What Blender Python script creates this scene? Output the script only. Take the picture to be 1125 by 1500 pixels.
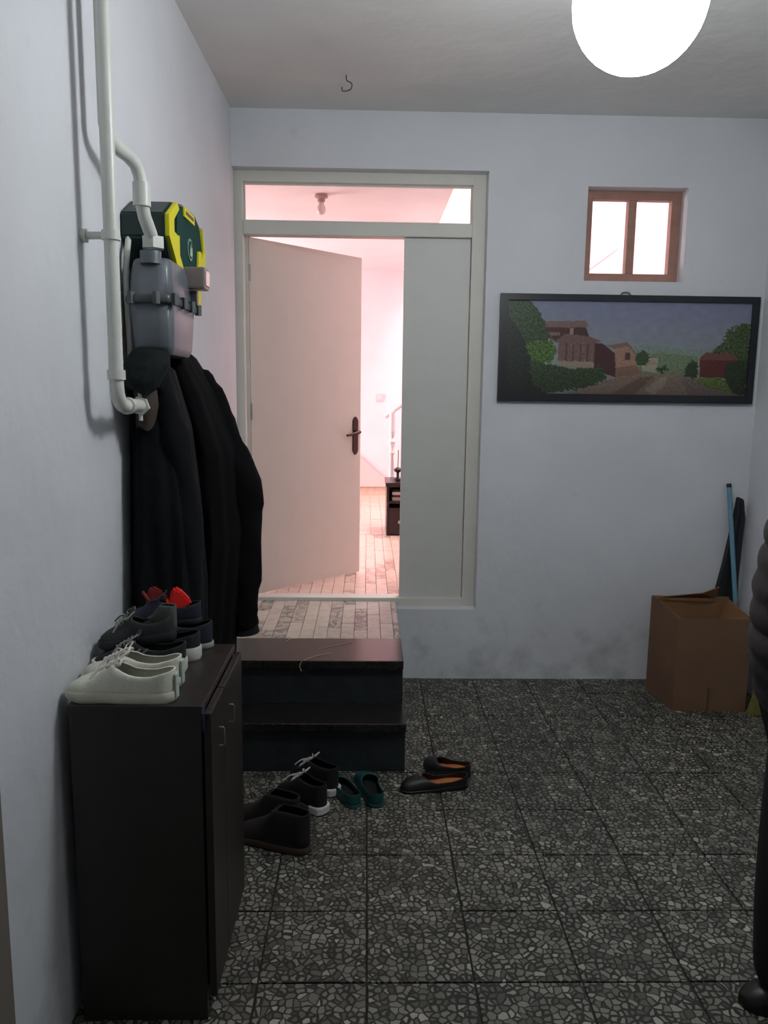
import bpy, bmesh, math, random
from mathutils import Vector, Matrix, noise
PI = math.pi
random.seed(7)
for o in list(bpy.data.objects): bpy.data.objects.remove(o, do_unlink=True)
SC = bpy.context.scene
COL = SC.collection

# ------------------------------------------------------------------ camera
TH, PS, RO, CH, FPX = .15293, .02307, .01285, 1.611, 1137.7
fw = Vector((math.sin(PS)*math.cos(TH), math.cos(PS)*math.cos(TH), -math.sin(TH)))
rt = Vector((math.cos(PS), -math.sin(PS), 0)); dn = fw.cross(rt)
rt2 = rt*math.cos(RO)-dn*math.sin(RO); dn2 = rt*math.sin(RO)+dn*math.cos(RO)
cd = bpy.data.cameras.new('camera'); cam = bpy.data.objects.new('camera', cd); COL.objects.link(cam)
cd.sensor_fit = 'VERTICAL'; cd.sensor_height = 24; cd.lens = FPX/1500*24; cd.clip_start = .02
M = Matrix((( rt2.x, -dn2.x, -fw.x, 0), (rt2.y, -dn2.y, -fw.y, 0), (rt2.z, -dn2.z, -fw.z, CH), (0, 0, 0, 1)))
cam.matrix_world = M; SC.camera = cam
# ------------------------------------------------------------------ world, exposure, daylight in the hall, added stairwell fill
w = bpy.data.worlds.new('world'); SC.world = w; w.use_nodes = True
w.node_tree.nodes['Background'].inputs[0].default_value = (.5, .6, .8, 1)
w.node_tree.nodes['Background'].inputs[1].default_value = .3
vs = SC.view_settings; vs.view_transform = 'Standard'; vs.look = 'None'; vs.gamma = 1
vs.use_curve_mapping = False; vs.exposure = 0
LAMP = 42.0
def area(name, loc, rot, sx, sy, power, col):
    d = bpy.data.lights.new(name, 'AREA'); d.shape = 'RECTANGLE'; d.size = sx; d.size_y = sy
    d.energy = power; d.color = col
    o = bpy.data.objects.new(name, d); o.location = loc; o.rotation_euler = rot; COL.objects.link(o)
area('hall_daylight', (-2.85, 7.0, 1.7), (0, -PI/2, 0), 1.3, 2.2, 150, (1, .84, .84))
area('stairwell_fill_light', (1.5, 7.0, 5.35), (0, 0, 0), 1.2, 2.2, 190, (1, .9, .92))  # added lamp under the closed ceiling, brightens the stairwell wall

# ------------------------------------------------------------------ helpers
def lin(c): return tuple(((v/255)/12.92 if v/255 <= .04045 else ((v/255+.055)/1.055)**2.4) for v in c)+(1,)
def mat(name, col, rough=.6, metal=0, var=0, vscale=8, bump=0, bscale=60, spec=.5, sheen=0):
    m = bpy.data.materials.new(name); m.use_nodes = True; nt = m.node_tree; b = nt.nodes['Principled BSDF']
    c = lin(col); b.inputs['Base Color'].default_value = c; b.inputs['Roughness'].default_value = rough
    b.inputs['Metallic'].default_value = metal; b.inputs['Specular IOR Level'].default_value = spec
    if sheen: b.inputs['Sheen Weight'].default_value = sheen
    tc = nt.nodes.new('ShaderNodeTexCoord')
    if var:
        n = nt.nodes.new('ShaderNodeTexNoise'); n.inputs['Scale'].default_value = vscale; n.inputs['Detail'].default_value = 5
        nt.links.new(tc.outputs['Object'], n.inputs['Vector'])
        r = nt.nodes.new('ShaderNodeValToRGB'); r.color_ramp.elements[0].position = .3; r.color_ramp.elements[1].position = .7
        r.color_ramp.elements[0].color = tuple(v*(1-var) for v in c[:3])+(1,); r.color_ramp.elements[1].color = tuple(min(1, v*(1+var)) for v in c[:3])+(1,)
        nt.links.new(n.outputs['Fac'], r.inputs['Fac']); nt.links.new(r.outputs['Color'], b.inputs['Base Color'])
    if bump:
        n = nt.nodes.new('ShaderNodeTexNoise'); n.inputs['Scale'].default_value = bscale; n.inputs['Detail'].default_value = 4
        nt.links.new(tc.outputs['Object'], n.inputs['Vector'])
        bp = nt.nodes.new('ShaderNodeBump'); bp.inputs['Strength'].default_value = bump; bp.inputs['Distance'].default_value = .01
        nt.links.new(n.outputs['Fac'], bp.inputs['Height']); nt.links.new(bp.outputs['Normal'], b.inputs['Normal'])
    return m
def emis(name, col, s):
    m = bpy.data.materials.new(name); m.use_nodes = True; nt = m.node_tree; b = nt.nodes['Principled BSDF']
    b.inputs['Base Color'].default_value = (.8, .8, .8, 1); b.inputs['Emission Color'].default_value = col; b.inputs['Emission Strength'].default_value = s
    return m
def obj(name, bm, m, parent=None, smooth=False):
    bmesh.ops.recalc_face_normals(bm, faces=bm.faces)
    me = bpy.data.meshes.new(name); bm.to_mesh(me); bm.free()
    if m: me.materials.append(m)
    if smooth:
        for p in me.polygons: p.use_smooth = True
        me.set_sharp_from_angle(angle=math.radians(42))
    o = bpy.data.objects.new(name, me); COL.objects.link(o)
    if parent: o.parent = parent
    return o
class Thing:
    def __init__(s, name, label, cat, loc=(0, 0, 0), rz=0, group=None, kind=None):
        s.o = bpy.data.objects.new(name, None); COL.objects.link(s.o); s.o.empty_display_size = .05
        s.o.location = loc; s.o.rotation_euler = (0, 0, rz)
        if label: s.o['label'] = label
        if cat: s.o['category'] = cat
        if group: s.o['group'] = group
        if kind: s.o['kind'] = kind
        s.inv = (Matrix.Translation(loc) @ Matrix.Rotation(rz, 4, 'Z')).inverted()
    def add(s, name, bm, m, parent=None, world=True, smooth=False, label=None):
        if world: bm.transform(s.inv)
        p = obj(name, bm, m, parent or s.o, smooth)
        if label: p['label'] = label
        return p
def tag(o, label=None, cat=None, group=None, kind=None):
    if label: o['label'] = label
    if cat: o['category'] = cat
    if group: o['group'] = group
    if kind: o['kind'] = kind
    return o
def box(bm, x0, y0, z0, x1, y1, z1, bev=0, mtx=None):
    r = bmesh.ops.create_cube(bm, size=1)
    vs_ = r['verts']
    for v in vs_:
        v.co = Vector((x0+(v.co.x+.5)*(x1-x0), y0+(v.co.y+.5)*(y1-y0), z0+(v.co.z+.5)*(z1-z0)))
    if mtx: bmesh.ops.transform(bm, matrix=mtx, verts=vs_)
    if bev:
        ed = list({e for v in vs_ for e in v.link_edges})
        bmesh.ops.bevel(bm, geom=ed, offset=bev, segments=2, affect='EDGES', profile=.6)
    return bm
def B(*a, **k): return box(bmesh.new(), *a, **k)
def prism(bm, pts, axis, a, b, bev=0):
    """polygon pts (2-D) extruded along axis from a to b"""
    def P(p, t): return {'x': Vector((t, p[0], p[1])), 'y': Vector((p[0], t, p[1])), 'z': Vector((p[0], p[1], t))}[axis]
    v0 = [bm.verts.new(P(p, a)) for p in pts]; v1 = [bm.verts.new(P(p, b)) for p in pts]
    bm.faces.new(v0); bm.faces.new(v1[::-1]); n = len(pts)
    for i in range(n): bm.faces.new((v0[i], v0[(i+1) % n], v1[(i+1) % n], v1[i]))
    if bev: bmesh.ops.bevel(bm, geom=list({e for v in v0+v1 for e in v.link_edges}), offset=bev, segments=2, affect='EDGES')
    return bm
def tube(bm, path, rad, n=10, cap=True, fold=0, fk=5, flat=1.0):
    path = [Vector(p) for p in path]
    if not isinstance(rad, (list, tuple)): rad = [rad]*len(path)
    up = None; rings = []
    for i, p in enumerate(path):
        t = (path[min(i+1, len(path)-1)]-path[max(i-1, 0)]).normalized()
        if up is None:
            up = t.orthogonal().normalized()
        up = (up-t*up.dot(t)).normalized(); sd = t.cross(up)
        ring = []
        for k in range(n):
            a = 2*PI*k/n; r = rad[i]*(1+fold*math.sin(fk*a+i*.9))
            ring.append(bm.verts.new(p+up*math.cos(a)*r+sd*math.sin(a)*r*flat))
        rings.append(ring)
    for a, b in zip(rings, rings[1:]):
        for k in range(n): bm.faces.new((a[k], a[(k+1) % n], b[(k+1) % n], b[k]))
    if cap: bm.faces.new(rings[0][::-1]); bm.faces.new(rings[-1])
    return bm
def smooth_path(pts, sub=6):
    pts = [Vector(p) for p in pts]; out = []
    for i in range(len(pts)-1):
        p0, p1, p2, p3 = pts[max(i-1, 0)], pts[i], pts[i+1], pts[min(i+2, len(pts)-1)]
        for k in range(sub):
            t = k/sub
            out.append(.5*((2*p1)+(p2-p0)*t+(2*p0-5*p1+4*p2-p3)*t*t+(3*p1-p0-3*p2+p3)*t**3))
    return out+[pts[-1]]
def interp(tab, t):
    if t <= tab[0][0]: return tab[0][1]
    for (a, va), (b, vb) in zip(tab, tab[1:]):
        if t <= b:
            f = (t-a)/(b-a); f = f*f*(3-2*f) if False else f
            return va+(vb-va)*f
    return tab[-1][1]
def lathe(bm, prof, c, n=20, axis='z'):
    rings = []
    for r, h in prof:
        ring = []
        for k in range(n):
            a = 2*PI*k/n
            v = Vector((r*math.cos(a), r*math.sin(a), h)) if axis == 'z' else (Vector((r*math.cos(a), h, r*math.sin(a))) if axis == 'y' else Vector((h, r*math.cos(a), r*math.sin(a))))
            ring.append(bm.verts.new(Vector(c)+v))
        rings.append(ring)
    for a, b in zip(rings, rings[1:]):
        for k in range(n): bm.faces.new((a[k], a[(k+1) % n], b[(k+1) % n], b[k]))
    bm.faces.new(rings[0][::-1]); bm.faces.new(rings[-1])
    return bm
def cloth(bm, levels, n=64, fold=.06, fk=7, seed=0, sub=6):
    """closed hanging garment: levels (z, cx, cy, rx, ry, power)"""
    L = []
    for i in range(len(levels)-1):
        for k in range(sub):
            t = k/sub; t2 = t*t*(3-2*t) if False else t
            L.append([a+(b-a)*t2 for a, b in zip(levels[i], levels[i+1])])
    L.append(list(levels[-1]))
    z0, z1 = L[0][0], L[-1][0]; rings = []
    for (z, cx, cy, rx, ry) in L:
        d = (z0-z)/(z0-z1); ring = []
        for k in range(n):
            a = 2*PI*k/n; ca, sa = math.cos(a), math.sin(a)
            f = 1+fold*(.35+.9*d)*(math.sin(fk*a+seed+1.3*d)+.6*math.sin((2*fk+3)*a+seed*2.1-2*d))
            f += .05*noise.noise(Vector((ca*2+seed, sa*2, z*5)))
            px = math.copysign(abs(ca)**.8, ca)*rx*f; py = math.copysign(abs(sa)**.8, sa)*ry*f
            ring.append(bm.verts.new((cx+px, cy+py, z+.012*math.sin(3*a+seed)*d)))
        rings.append(ring)
    for a, b in zip(rings, rings[1:]):
        for k in range(n): bm.faces.new((a[k], a[(k+1) % n], b[(k+1) % n], b[k]))
    bm.faces.new(rings[0][::-1]); bm.faces.new(rings[-1])
    return bm

# ------------------------------------------------------------------ special materials
def wall_material(name, col, dirt=True, rough=.75):
    m = mat(name, col, rough, var=.04, vscale=2.5); nt = m.node_tree; b = nt.nodes['Principled BSDF']
    g = nt.nodes.new('ShaderNodeNewGeometry')
    n1 = nt.nodes.new('ShaderNodeTexNoise'); n1.inputs['Scale'].default_value = 5; n1.inputs['Detail'].default_value = 6
    nt.links.new(g.outputs['Position'], n1.inputs['Vector'])
    bp = nt.nodes.new('ShaderNodeBump'); bp.inputs['Strength'].default_value = .35; bp.inputs['Distance'].default_value = .03
    nt.links.new(n1.outputs['Fac'], bp.inputs['Height']); nt.links.new(bp.outputs['Normal'], b.inputs['Normal'])
    if dirt:
        # scuffs and damp stains low on the wall
        sep = nt.nodes.new('ShaderNodeSeparateXYZ'); nt.links.new(g.outputs['Position'], sep.inputs[0])
        mr = nt.nodes.new('ShaderNodeMapRange'); mr.inputs[1].default_value = .0; mr.inputs[2].default_value = .75; mr.inputs[3].default_value = 1; mr.inputs[4].default_value = 0
        nt.links.new(sep.outputs['Z'], mr.inputs[0])
        n2 = nt.nodes.new('ShaderNodeTexNoise'); n2.inputs['Scale'].default_value = 7; n2.inputs['Detail'].default_value = 7
        nt.links.new(g.outputs['Position'], n2.inputs['Vector'])
        ad = nt.nodes.new('ShaderNodeMath'); ad.operation = 'MULTIPLY_ADD'; ad.inputs[1].default_value = .28
        nt.links.new(mr.outputs[0], ad.inputs[0]); nt.links.new(n2.outputs['Fac'], ad.inputs[2])
        r = nt.nodes.new('ShaderNodeValToRGB'); r.color_ramp.elements[0].position = .72; r.color_ramp.elements[1].position = .98
        nt.links.new(ad.outputs[0], r.inputs['Fac'])
        mx = nt.nodes.new('ShaderNodeMix'); mx.data_type = 'RGBA'; mx.inputs[7].default_value = lin((128, 130, 122))
        old = b.inputs['Base Color'].links[0].from_socket
        ml = nt.nodes.new('ShaderNodeMath'); ml.operation = 'MULTIPLY'; ml.inputs[1].default_value = .45
        nt.links.new(r.outputs['Color'], ml.inputs[0]); nt.links.new(ml.outputs[0], mx.inputs[0])
        nt.links.new(old, mx.inputs[6]); nt.links.new(mx.outputs[2], b.inputs['Base Color'])
    return m
def terrazzo():
    m = bpy.data.materials.new('terrazzo'); m.use_nodes = True; nt = m.node_tree; b = nt.nodes['Principled BSDF']
    g = nt.nodes.new('ShaderNodeNewGeometry')
    dn_ = nt.nodes.new('ShaderNodeTexNoise'); dn_.inputs['Scale'].default_value = 30
    nt.links.new(g.outputs['Position'], dn_.inputs['Vector'])
    sc = nt.nodes.new('ShaderNodeVectorMath'); sc.operation = 'MULTIPLY_ADD'; sc.inputs[1].default_value = (.02, .02, 0)
    nt.links.new(dn_.outputs['Color'], sc.inputs[0]); nt.links.new(g.outputs['Position'], sc.inputs[2])
    def vor(feat, s):
        v = nt.nodes.new('ShaderNodeTexVoronoi'); v.feature = feat; v.voronoi_dimensions = '2D'; v.inputs['Scale'].default_value = s
        nt.links.new(sc.outputs[0], v.inputs['Vector']); return v
    e = vor('DISTANCE_TO_EDGE', 47); c = vor('F1', 47)
    sepc = nt.nodes.new('ShaderNodeSeparateColor'); nt.links.new(c.outputs['Color'], sepc.inputs[0])
    ramp = nt.nodes.new('ShaderNodeValToRGB'); cr = ramp.color_ramp; cr.interpolation = 'LINEAR'
    cr.elements[0].position = 0; cr.elements[0].color = lin((74, 74, 66)); cr.elements[1].position = 1; cr.elements[1].color = lin((172, 168, 156))
    for p, cc in ((.2, (98, 97, 88)), (.45, (116, 115, 105)), (.6, (134, 130, 118)), (.8, (124, 122, 114)), (.9, (144, 142, 132))):
        el = cr.elements.new(p); el.color = lin(cc)
    nt.links.new(sepc.outputs[0], ramp.inputs['Fac'])
    # chip size varies: threshold of the edge distance per chip
    th = nt.nodes.new('ShaderNodeMath'); th.operation = 'MULTIPLY_ADD'; th.inputs[1].default_value = .20; th.inputs[2].default_value = .05
    nt.links.new(sepc.outputs[1], th.inputs[0])
    sb = nt.nodes.new('ShaderNodeMath'); sb.operation = 'SUBTRACT'; nt.links.new(e.outputs['Distance'], sb.inputs[0]); nt.links.new(th.outputs[0], sb.inputs[1])
    mk = nt.nodes.new('ShaderNodeMapRange'); mk.inputs[1].default_value = -.02; mk.inputs[2].default_value = .03
    nt.links.new(sb.outputs[0], mk.inputs[0])
    # worn and dusty zones
    wn = nt.nodes.new('ShaderNodeTexNoise'); wn.inputs['Scale'].default_value = 2.2; wn.inputs['Detail'].default_value = 5
    nt.links.new(g.outputs['Position'], wn.inputs['Vector'])
    wr = nt.nodes.new('ShaderNodeMapRange'); wr.inputs[1].default_value = .3; wr.inputs[2].default_value = .7; wr.inputs[3].default_value = .72; wr.inputs[4].default_value = 1.15
    nt.links.new(wn.outputs['Fac'], wr.inputs[0])
    mx = nt.nodes.new('ShaderNodeMix'); mx.data_type = 'RGBA'; mx.inputs[6].default_value = lin((44, 46, 41))
    nt.links.new(mk.outputs[0], mx.inputs[0]); nt.links.new(ramp.outputs['Color'], mx.inputs[7])
    hv = nt.nodes.new('ShaderNodeHueSaturation'); nt.links.new(mx.outputs[2], hv.inputs['Color']); nt.links.new(wr.outputs[0], hv.inputs['Value'])
    nt.links.new(hv.outputs[0], b.inputs['Base Color'])
    b.inputs['Roughness'].default_value = .55; b.inputs['Specular IOR Level'].default_value = .35
    bp = nt.nodes.new('ShaderNodeBump'); bp.inputs['Strength'].default_value = .4; bp.inputs['Distance'].default_value = .002
    nt.links.new(mk.outputs[0], bp.inputs['Height']); nt.links.new(bp.outputs['Normal'], b.inputs['Normal'])
    return m
def marble(name, base, vein, rough=.35, vs_=9, amt=.5):
    m = bpy.data.materials.new(name); m.use_nodes = True; nt = m.node_tree; b = nt.nodes['Principled BSDF']
    g = nt.nodes.new('ShaderNodeNewGeometry'); oi = nt.nodes.new('ShaderNodeObjectInfo')
    ad = nt.nodes.new('ShaderNodeVectorMath'); ad.operation = 'MULTIPLY_ADD'; ad.inputs[1].default_value = (40, 70, 10)
    cx = nt.nodes.new('ShaderNodeCombineXYZ')
    for i in range(3): nt.links.new(oi.outputs['Random'], cx.inputs[i])
    nt.links.new(cx.outputs[0], ad.inputs[0]); nt.links.new(g.outputs['Position'], ad.inputs[2])
    n = nt.nodes.new('ShaderNodeTexNoise'); n.inputs['Scale'].default_value = vs_; n.inputs['Detail'].default_value = 7; n.inputs['Distortion'].default_value = 1.6
    nt.links.new(ad.outputs[0], n.inputs['Vector'])
    r = nt.nodes.new('ShaderNodeValToRGB'); cr = r.color_ramp
    cr.elements[0].position = .44; cr.elements[0].color = (0, 0, 0, 1); cr.elements[1].position = .62; cr.elements[1].color = (0, 0, 0, 1)
    e = cr.elements.new(.52); e.color = (1, 1, 1, 1)
    nt.links.new(n.outputs['Fac'], r.inputs['Fac'])
    # some strips are cut from greyer stone
    st = nt.nodes.new('ShaderNodeMapRange'); st.inputs[1].default_value = .62; st.inputs[2].default_value = .75; st.inputs[3].default_value = .25; st.inputs[4].default_value = 1
    nt.links.new(oi.outputs['Random'], st.inputs[0])
    ml = nt.nodes.new('ShaderNodeMath'); ml.operation = 'MULTIPLY'; nt.links.new(r.outputs['Color'], ml.inputs[0]); nt.links.new(st.outputs[0], ml.inputs[1])
    b2 = nt.nodes.new('ShaderNodeMix'); b2.data_type = 'RGBA'; b2.inputs[6].default_value = lin(base); b2.inputs[7].default_value = lin(tuple(v*.74 for v in base))
    s2 = nt.nodes.new('ShaderNodeMath'); s2.operation = 'MULTIPLY'; s2.inputs[1].default_value = amt; nt.links.new(st.outputs[0], s2.inputs[0])
    nt.links.new(s2.outputs[0], b2.inputs[0])
    mx = nt.nodes.new('ShaderNodeMix'); mx.data_type = 'RGBA'; mx.inputs[7].default_value = lin(vein)
    nt.links.new(ml.outputs[0], mx.inputs[0]); nt.links.new(b2.outputs[2], mx.inputs[6]); nt.links.new(mx.outputs[2], b.inputs['Base Color'])
    b.inputs['Roughness'].default_value = rough
    return m
def glass():
    m = bpy.data.materials.new('clear_glass'); m.use_nodes = True; nt = m.node_tree; b = nt.nodes['Principled BSDF']
    nt.nodes.remove(b); out = nt.nodes['Material Output']
    t = nt.nodes.new('ShaderNodeBsdfTransparent'); t.inputs[0].default_value = (.96, .97, .96, 1)
    gl = nt.nodes.new('ShaderNodeBsdfGlossy'); gl.inputs['Roughness'].default_value = .03
    mx = nt.nodes.new('ShaderNodeMixShader'); mx.inputs[0].default_value = .05
    nt.links.new(t.outputs[0], mx.inputs[1]); nt.links.new(gl.outputs[0], mx.inputs[2]); nt.links.new(mx.outputs[0], out.inputs[0])
    return m
M_WALL = wall_material('white_plaster', (208, 210, 214))
M_CEIL = wall_material('ceiling_plaster', (216, 216, 213), dirt=False)
M_HALL = wall_material('pink_white_plaster', (232, 214, 216), dirt=False)
M_TER = terrazzo(); M_GROUT = mat('dark_grout', (38, 38, 34), .9, var=.3, vscale=20)
M_MARB = marble('cream_marble', (190, 184, 170), (92, 88, 84))
M_HMARB = marble('pink_marble', (222, 196, 180), (176, 132, 116), .3, 5, .3)
M_GRAN = mat('black_granite', (34, 32, 31), .22, var=.35, vscale=60)
M_RISER = mat('dark_slate_riser', (34, 40, 43), .5, var=.35, vscale=14, bump=.2)
M_WHITEWOOD = mat('white_painted_wood', (206, 205, 196), .5, var=.03, bump=.1, bscale=20)
M_LEAF = mat('cream_painted_door', (206, 196, 186), .5, var=.02)
M_BROWNWOOD = mat('brown_pink_wood', (158, 118, 104), .5, var=.12, vscale=14)
M_BRONZE = mat('dark_bronze', (62, 40, 38), .35, .6)
M_PIPE = mat('white_painted_pipe', (206, 208, 200), .35, var=.04, vscale=6, bump=.1, bscale=25)
M_METER = mat('grey_cast_metal', (104, 110, 116), .38, .25, var=.08, vscale=10, bump=.08)
M_METERD = mat('dark_grey_metal', (78, 82, 84), .45, .3)
M_CHROME = mat('steel', (170, 170, 165), .3, .9)
M_BLACKP = mat('black_plastic', (20, 20, 22), .4)
M_GLASS = glass()
M_CARD = mat('brown_cardboard', (112, 84, 62), .8, var=.1, vscale=5)
M_CARDI = mat('cardboard_inside', (132, 96, 64), .85, var=.08, vscale=5)

# ------------------------------------------------------------------ setting: entrance room
D, ZC, XR, YF = 4.24, 3.035, 2.12, -1.3
def wx(y): return -.712-.0135*(4.24-y)
# floor: slab with terrazzo tiles
floor = tag(obj('floor', B(-.95, YF, -.06, XR+.05, D+.1, -.006), M_GROUT), kind='structure')
tv = []
for i in range(4):
    m_ = bmesh.new(); h = .147
    box(m_, -h, -h, -.010, h, h, 0, bev=.0015)
    o_ = bmesh.ops
    me = bpy.data.meshes.new('tile'); m_.to_mesh(me); m_.free(); me.materials.append(M_TER); tv.append(me)
tn = 0
for j in range(19):
    y = 4.0215-.3*j+.15
    for i in range(-4, 6):
        x = .313+.3*i+.15
        y1 = y
        if y-.15 > D or y+.15 < YF: continue
        t = bpy.data.objects.new('tile', random.choice(tv)); COL.objects.link(t); t.parent = floor
        sx = sy = 1
        if y+.15 > D: sy = (D-(y-.15))/.3; y1 = (y-.15+D)/2
        if y-.15 < YF: sy = (y+.15-YF)/.3; y1 = (y+.15+YF)/2
        x1 = x
        if i == -4: sx = .65; x1 = x+.15-.0975
        t.scale = (sx, sy, 1)
        t.location = (x1, y1, random.uniform(-.002, 0)); t.rotation_euler = (random.uniform(-.004, .004), random.uniform(-.004, .004), random.uniform(-.004, .004))
# back wall around door and window openings
def wall_back():
    bm = bmesh.new(); y0, y1 = D, D+.22
    dx0, dx1, dz0, dz1 = -.73, .622, .404, 2.753
    wx0, wx1, wz0, wz1 = 1.143, 1.672, 2.21, 2.687
    X0, X1, Z1 = -1.0, XR+.15, ZC+.1
    for r in [(X0, -.06, dx1, dz0), (X0, dz1, dx1, Z1), (X0, dz0, dx0, dz1), (dx1, -.06, wx0, Z1), (wx0, -.06, wx1, wz0), (wx0, wz1, wx1, Z1), (wx1, -.06, X1, Z1)]:
        box(bm, r[0], y0, r[1], r[2], y1, r[3])
    return bm
tag(obj('wall_back', wall_back(), M_WALL), kind='structure')
tag(obj('wall_left', prism(bmesh.new(), [(wx(YF-.1), YF-.1), (wx(D+.05), D+.05), (-1.1, D+.05), (-1.1, YF-.1)], 'z', -.06, ZC+.1), M_WALL), kind='structure')
tag(obj('wall_right', B(XR, YF-.1, -.06, XR+.15, D+.05, ZC+.1), M_WALL), kind='structure')
tag(obj('wall_front', B(-1.1, YF-.15, -.06, XR+.1, YF, ZC+.1), M_WALL), kind='structure')
tag(obj('ceiling', B(-1.1, YF-.15, ZC, XR+.15, D+.1, ZC+.1), M_CEIL), kind='structure')
tag(obj('trim_1', B(wx(1.3)-.02, 1.25, 0, wx(1.48)+.012, 1.49, 2.2, bev=.004), mat('grey_brown_jamb', (120, 112, 104), .6)), kind='structure')

# ------------------------------------------------------------------ hall beyond the door
HF = .433
tag(obj('ceiling_hall', B(-3, D+.2, 2.95, .56, 9.0, 3.05), M_HALL), kind='structure')
tag(obj('wall_hall_back', B(-3.1, 8.95, 0, 2.4, 9.1, 5.5), M_HALL), kind='structure')
tag(obj('wall_hall_right', B(2.25, D+.2, 0, 2.4, 9.0, 5.5), M_HALL), kind='structure')
bm = bmesh.new()
for r in [(4.4, 0, 5.9, 3), (8.1, 0, 9, 3), (5.9, 0, 8.1, 1.05), (5.9, 2.35, 8.1, 3)]: box(bm, -3.1, r[0], r[1], -3, r[2], r[3])
tag(obj('wall_hall_left', bm, M_HALL), kind='structure')
bm = bmesh.new(); box(bm, .50, D+.2, 3.05, .6, 9, 5.5); box(bm, .5, D+.2, ZC+.1, 2.4, D+.3, 5.5)
tag(obj('wall_stairwell', bm, M_HALL), kind='structure')
bm = bmesh.new(); box(bm, .5, D+.2, 5.5, 2.4, 9.1, 5.6)
tag(obj('ceiling_stairwell', bm, M_HALL), kind='structure')
hfl = tag(obj('floor_hall', B(-3, D+.1, .3, 2.3, 9, HF-.008), mat('pale_joint', (150, 126, 112), .8)), kind='structure')
def strips(parent, x0, x1, y0, y1, wd, m, lens, name, stuff=False):
    x = x0; allbm = bmesh.new()
    while x < x1-.005:
        y = y0; xe = min(x+wd, x1); first = True
        while y < y1-.005:
            l = random.choice(lens)*(random.uniform(.3, 1) if first else 1); first = False
            ye = min(y+l, y1)
            if y1-ye < .05: ye = y1
            if stuff: box(allbm, x+.0012, y+.0012, HF-.02, xe-.0012, ye-.0012, HF-random.uniform(0, .0012))
            else:
                t = obj(name, B(x+.0012, y+.0012, HF-.02, xe-.0012, ye-.0012, HF-random.uniform(0, .0015), bev=.0012), m, parent)
            y = ye
        x = xe
    if stuff:
        o = obj(name, allbm, m, parent); o['kind'] = 'stuff'; return o
    allbm.free()
strips(hfl, -.66, .66, D+.22, 6.4, .066, M_HMARB, [.33, .4, .5], 'marble_strip')
strips(hfl, -.66, 2.25, 6.4, 8.95, .1, M_HMARB, [.3, .4], 'far_marble_strips', stuff=True)
tag(obj('baseboard_hall', B(-3, 8.93, HF, 2.25, 8.95, HF+.1), M_HMARB), kind='structure')
tag(obj('stair_shadow_panel', prism(bmesh.new(), [(-2, HF+.1), (-2, 2.3), (-.42, 1.15), (-.057, .85), (.3, .54), (.3, HF+.1)], 'y', 8.90, 8.95), mat('shadow_pink', (222, 192, 190), .8)), kind='structure')  # shadow of the stair stringer, built as a pinker wedge on the wall
w2 = tag(bpy.data.objects.new('window_2', None), kind='structure'); COL.objects.link(w2); w2.location = (-3, 7, 1.05)
bm = bmesh.new()
for a in [(0, -1.1, 0, .05, 1.1, .06), (0, -1.1, 1.24, .05, 1.1, 1.3), (0, -1.1, 0, .05, -1.04, 1.3), (0, 1.04, 0, .05, 1.1, 1.3), (0, -.03, 0, .05, .03, 1.3)]: box(bm, *a)
obj('window_frame', bm, M_WHITEWOOD, w2)
# stairs in the hall, going up to the right
st = Thing('staircase', None, None, (.3, 7.4, HF), kind='structure')
M_PINKP = mat('lilac_white_paint', (226, 208, 216), .6)
for k in range(8):
    bm = bmesh.new(); box(bm, .24+.24*k, 7.15, HF, min(.48+.24*k, 2.25), 8.1, HF+.17*(k+1))
    st.add('step', bm, M_PINKP)
bm = bmesh.new()
def turned(bm, x, y, z, h, r=.028):
    lathe(bm, [(r, 0), (r, .1*h), (r*.5, .14*h), (r*.75, .3*h), (r*.95, .45*h), (r*.55, .62*h), (r*1.1, .64*h), (r*.6, .67*h), (r*1.2, .74*h), (r*.5, .77*h), (r*1.1, .82*h), (r, .84*h), (r, h)], (x, y, z), 14)
turned(bm, .225, 7.0, HF, 1.0, .028); st.add('newel_post', bm, mat('white_gloss', (232, 224, 226), .4), smooth=True)
for k in range(5):
    bm = bmesh.new(); turned(bm, .42+.3*k, 7.12, HF+.14*(k+1), .86, .025); st.add('baluster', bm, M_WHITEWOOD, smooth=True)
bm = bmesh.new(); tube(bm, [(.16, 7.02, 1.39), (.225, 7.02, 1.44), (2.2, 7.1, 2.9)], .02, 8); st.add('handrail', bm, mat('white_gloss_rail', (240, 230, 232), .4), smooth=True)
# low console / TV stand in the hall with things on it
M_WENGE = mat('dark_wenge', (38, 14, 18), .3, var=.1)
tvs = Thing('media_stand', 'dark brown low media stand standing in the hall behind the door gap', 'stand', (.6, 6.6, HF))
x0, x1, y0, y1, z1 = .168, 1.2, 6.36, 6.8, .875
tvs.add('top_panel', B(x0-.01, y0-.01, z1-.035, x1, y1, z1, bev=.003), M_WENGE)
tvs.add('side_panel', B(x0, y0, HF, x0+.02, y1, z1-.035), M_WENGE)
tvs.add('side_panel', B(x1-.03, y0, HF, x1-.01, y1, z1-.035), M_WENGE)
tvs.add('back_panel', B(x0+.02, y1-.012, HF+.01, x1-.03, y1, z1-.035), M_WENGE)
tvs.add('shelf', B(x0+.02, y0+.01, .70, x1-.03, y1-.012, .72), M_WENGE)
dr = tvs.add('drawer', B(x0+.022, y0-.005, HF+.01, x1-.032, y1-.03, .665, bev=.003), M_WENGE)
tvs.add('knob', lathe(bmesh.new(), [(.004, 0), (.006, -.01), (.014, -.016), (.014, -.024), (.005, -.03)], (.275, y0-.005, .55), 12, 'y'), M_CHROME, parent=dr, smooth=True)
tag(obj('book', B(.215, 6.42, .72, .5, 6.62, .745), mat('cream_paper', (206, 190, 180), .7)), 'cream book lying lowest on the shelf of the dark media stand', 'book', 'media lying on the stand shelf')
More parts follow.
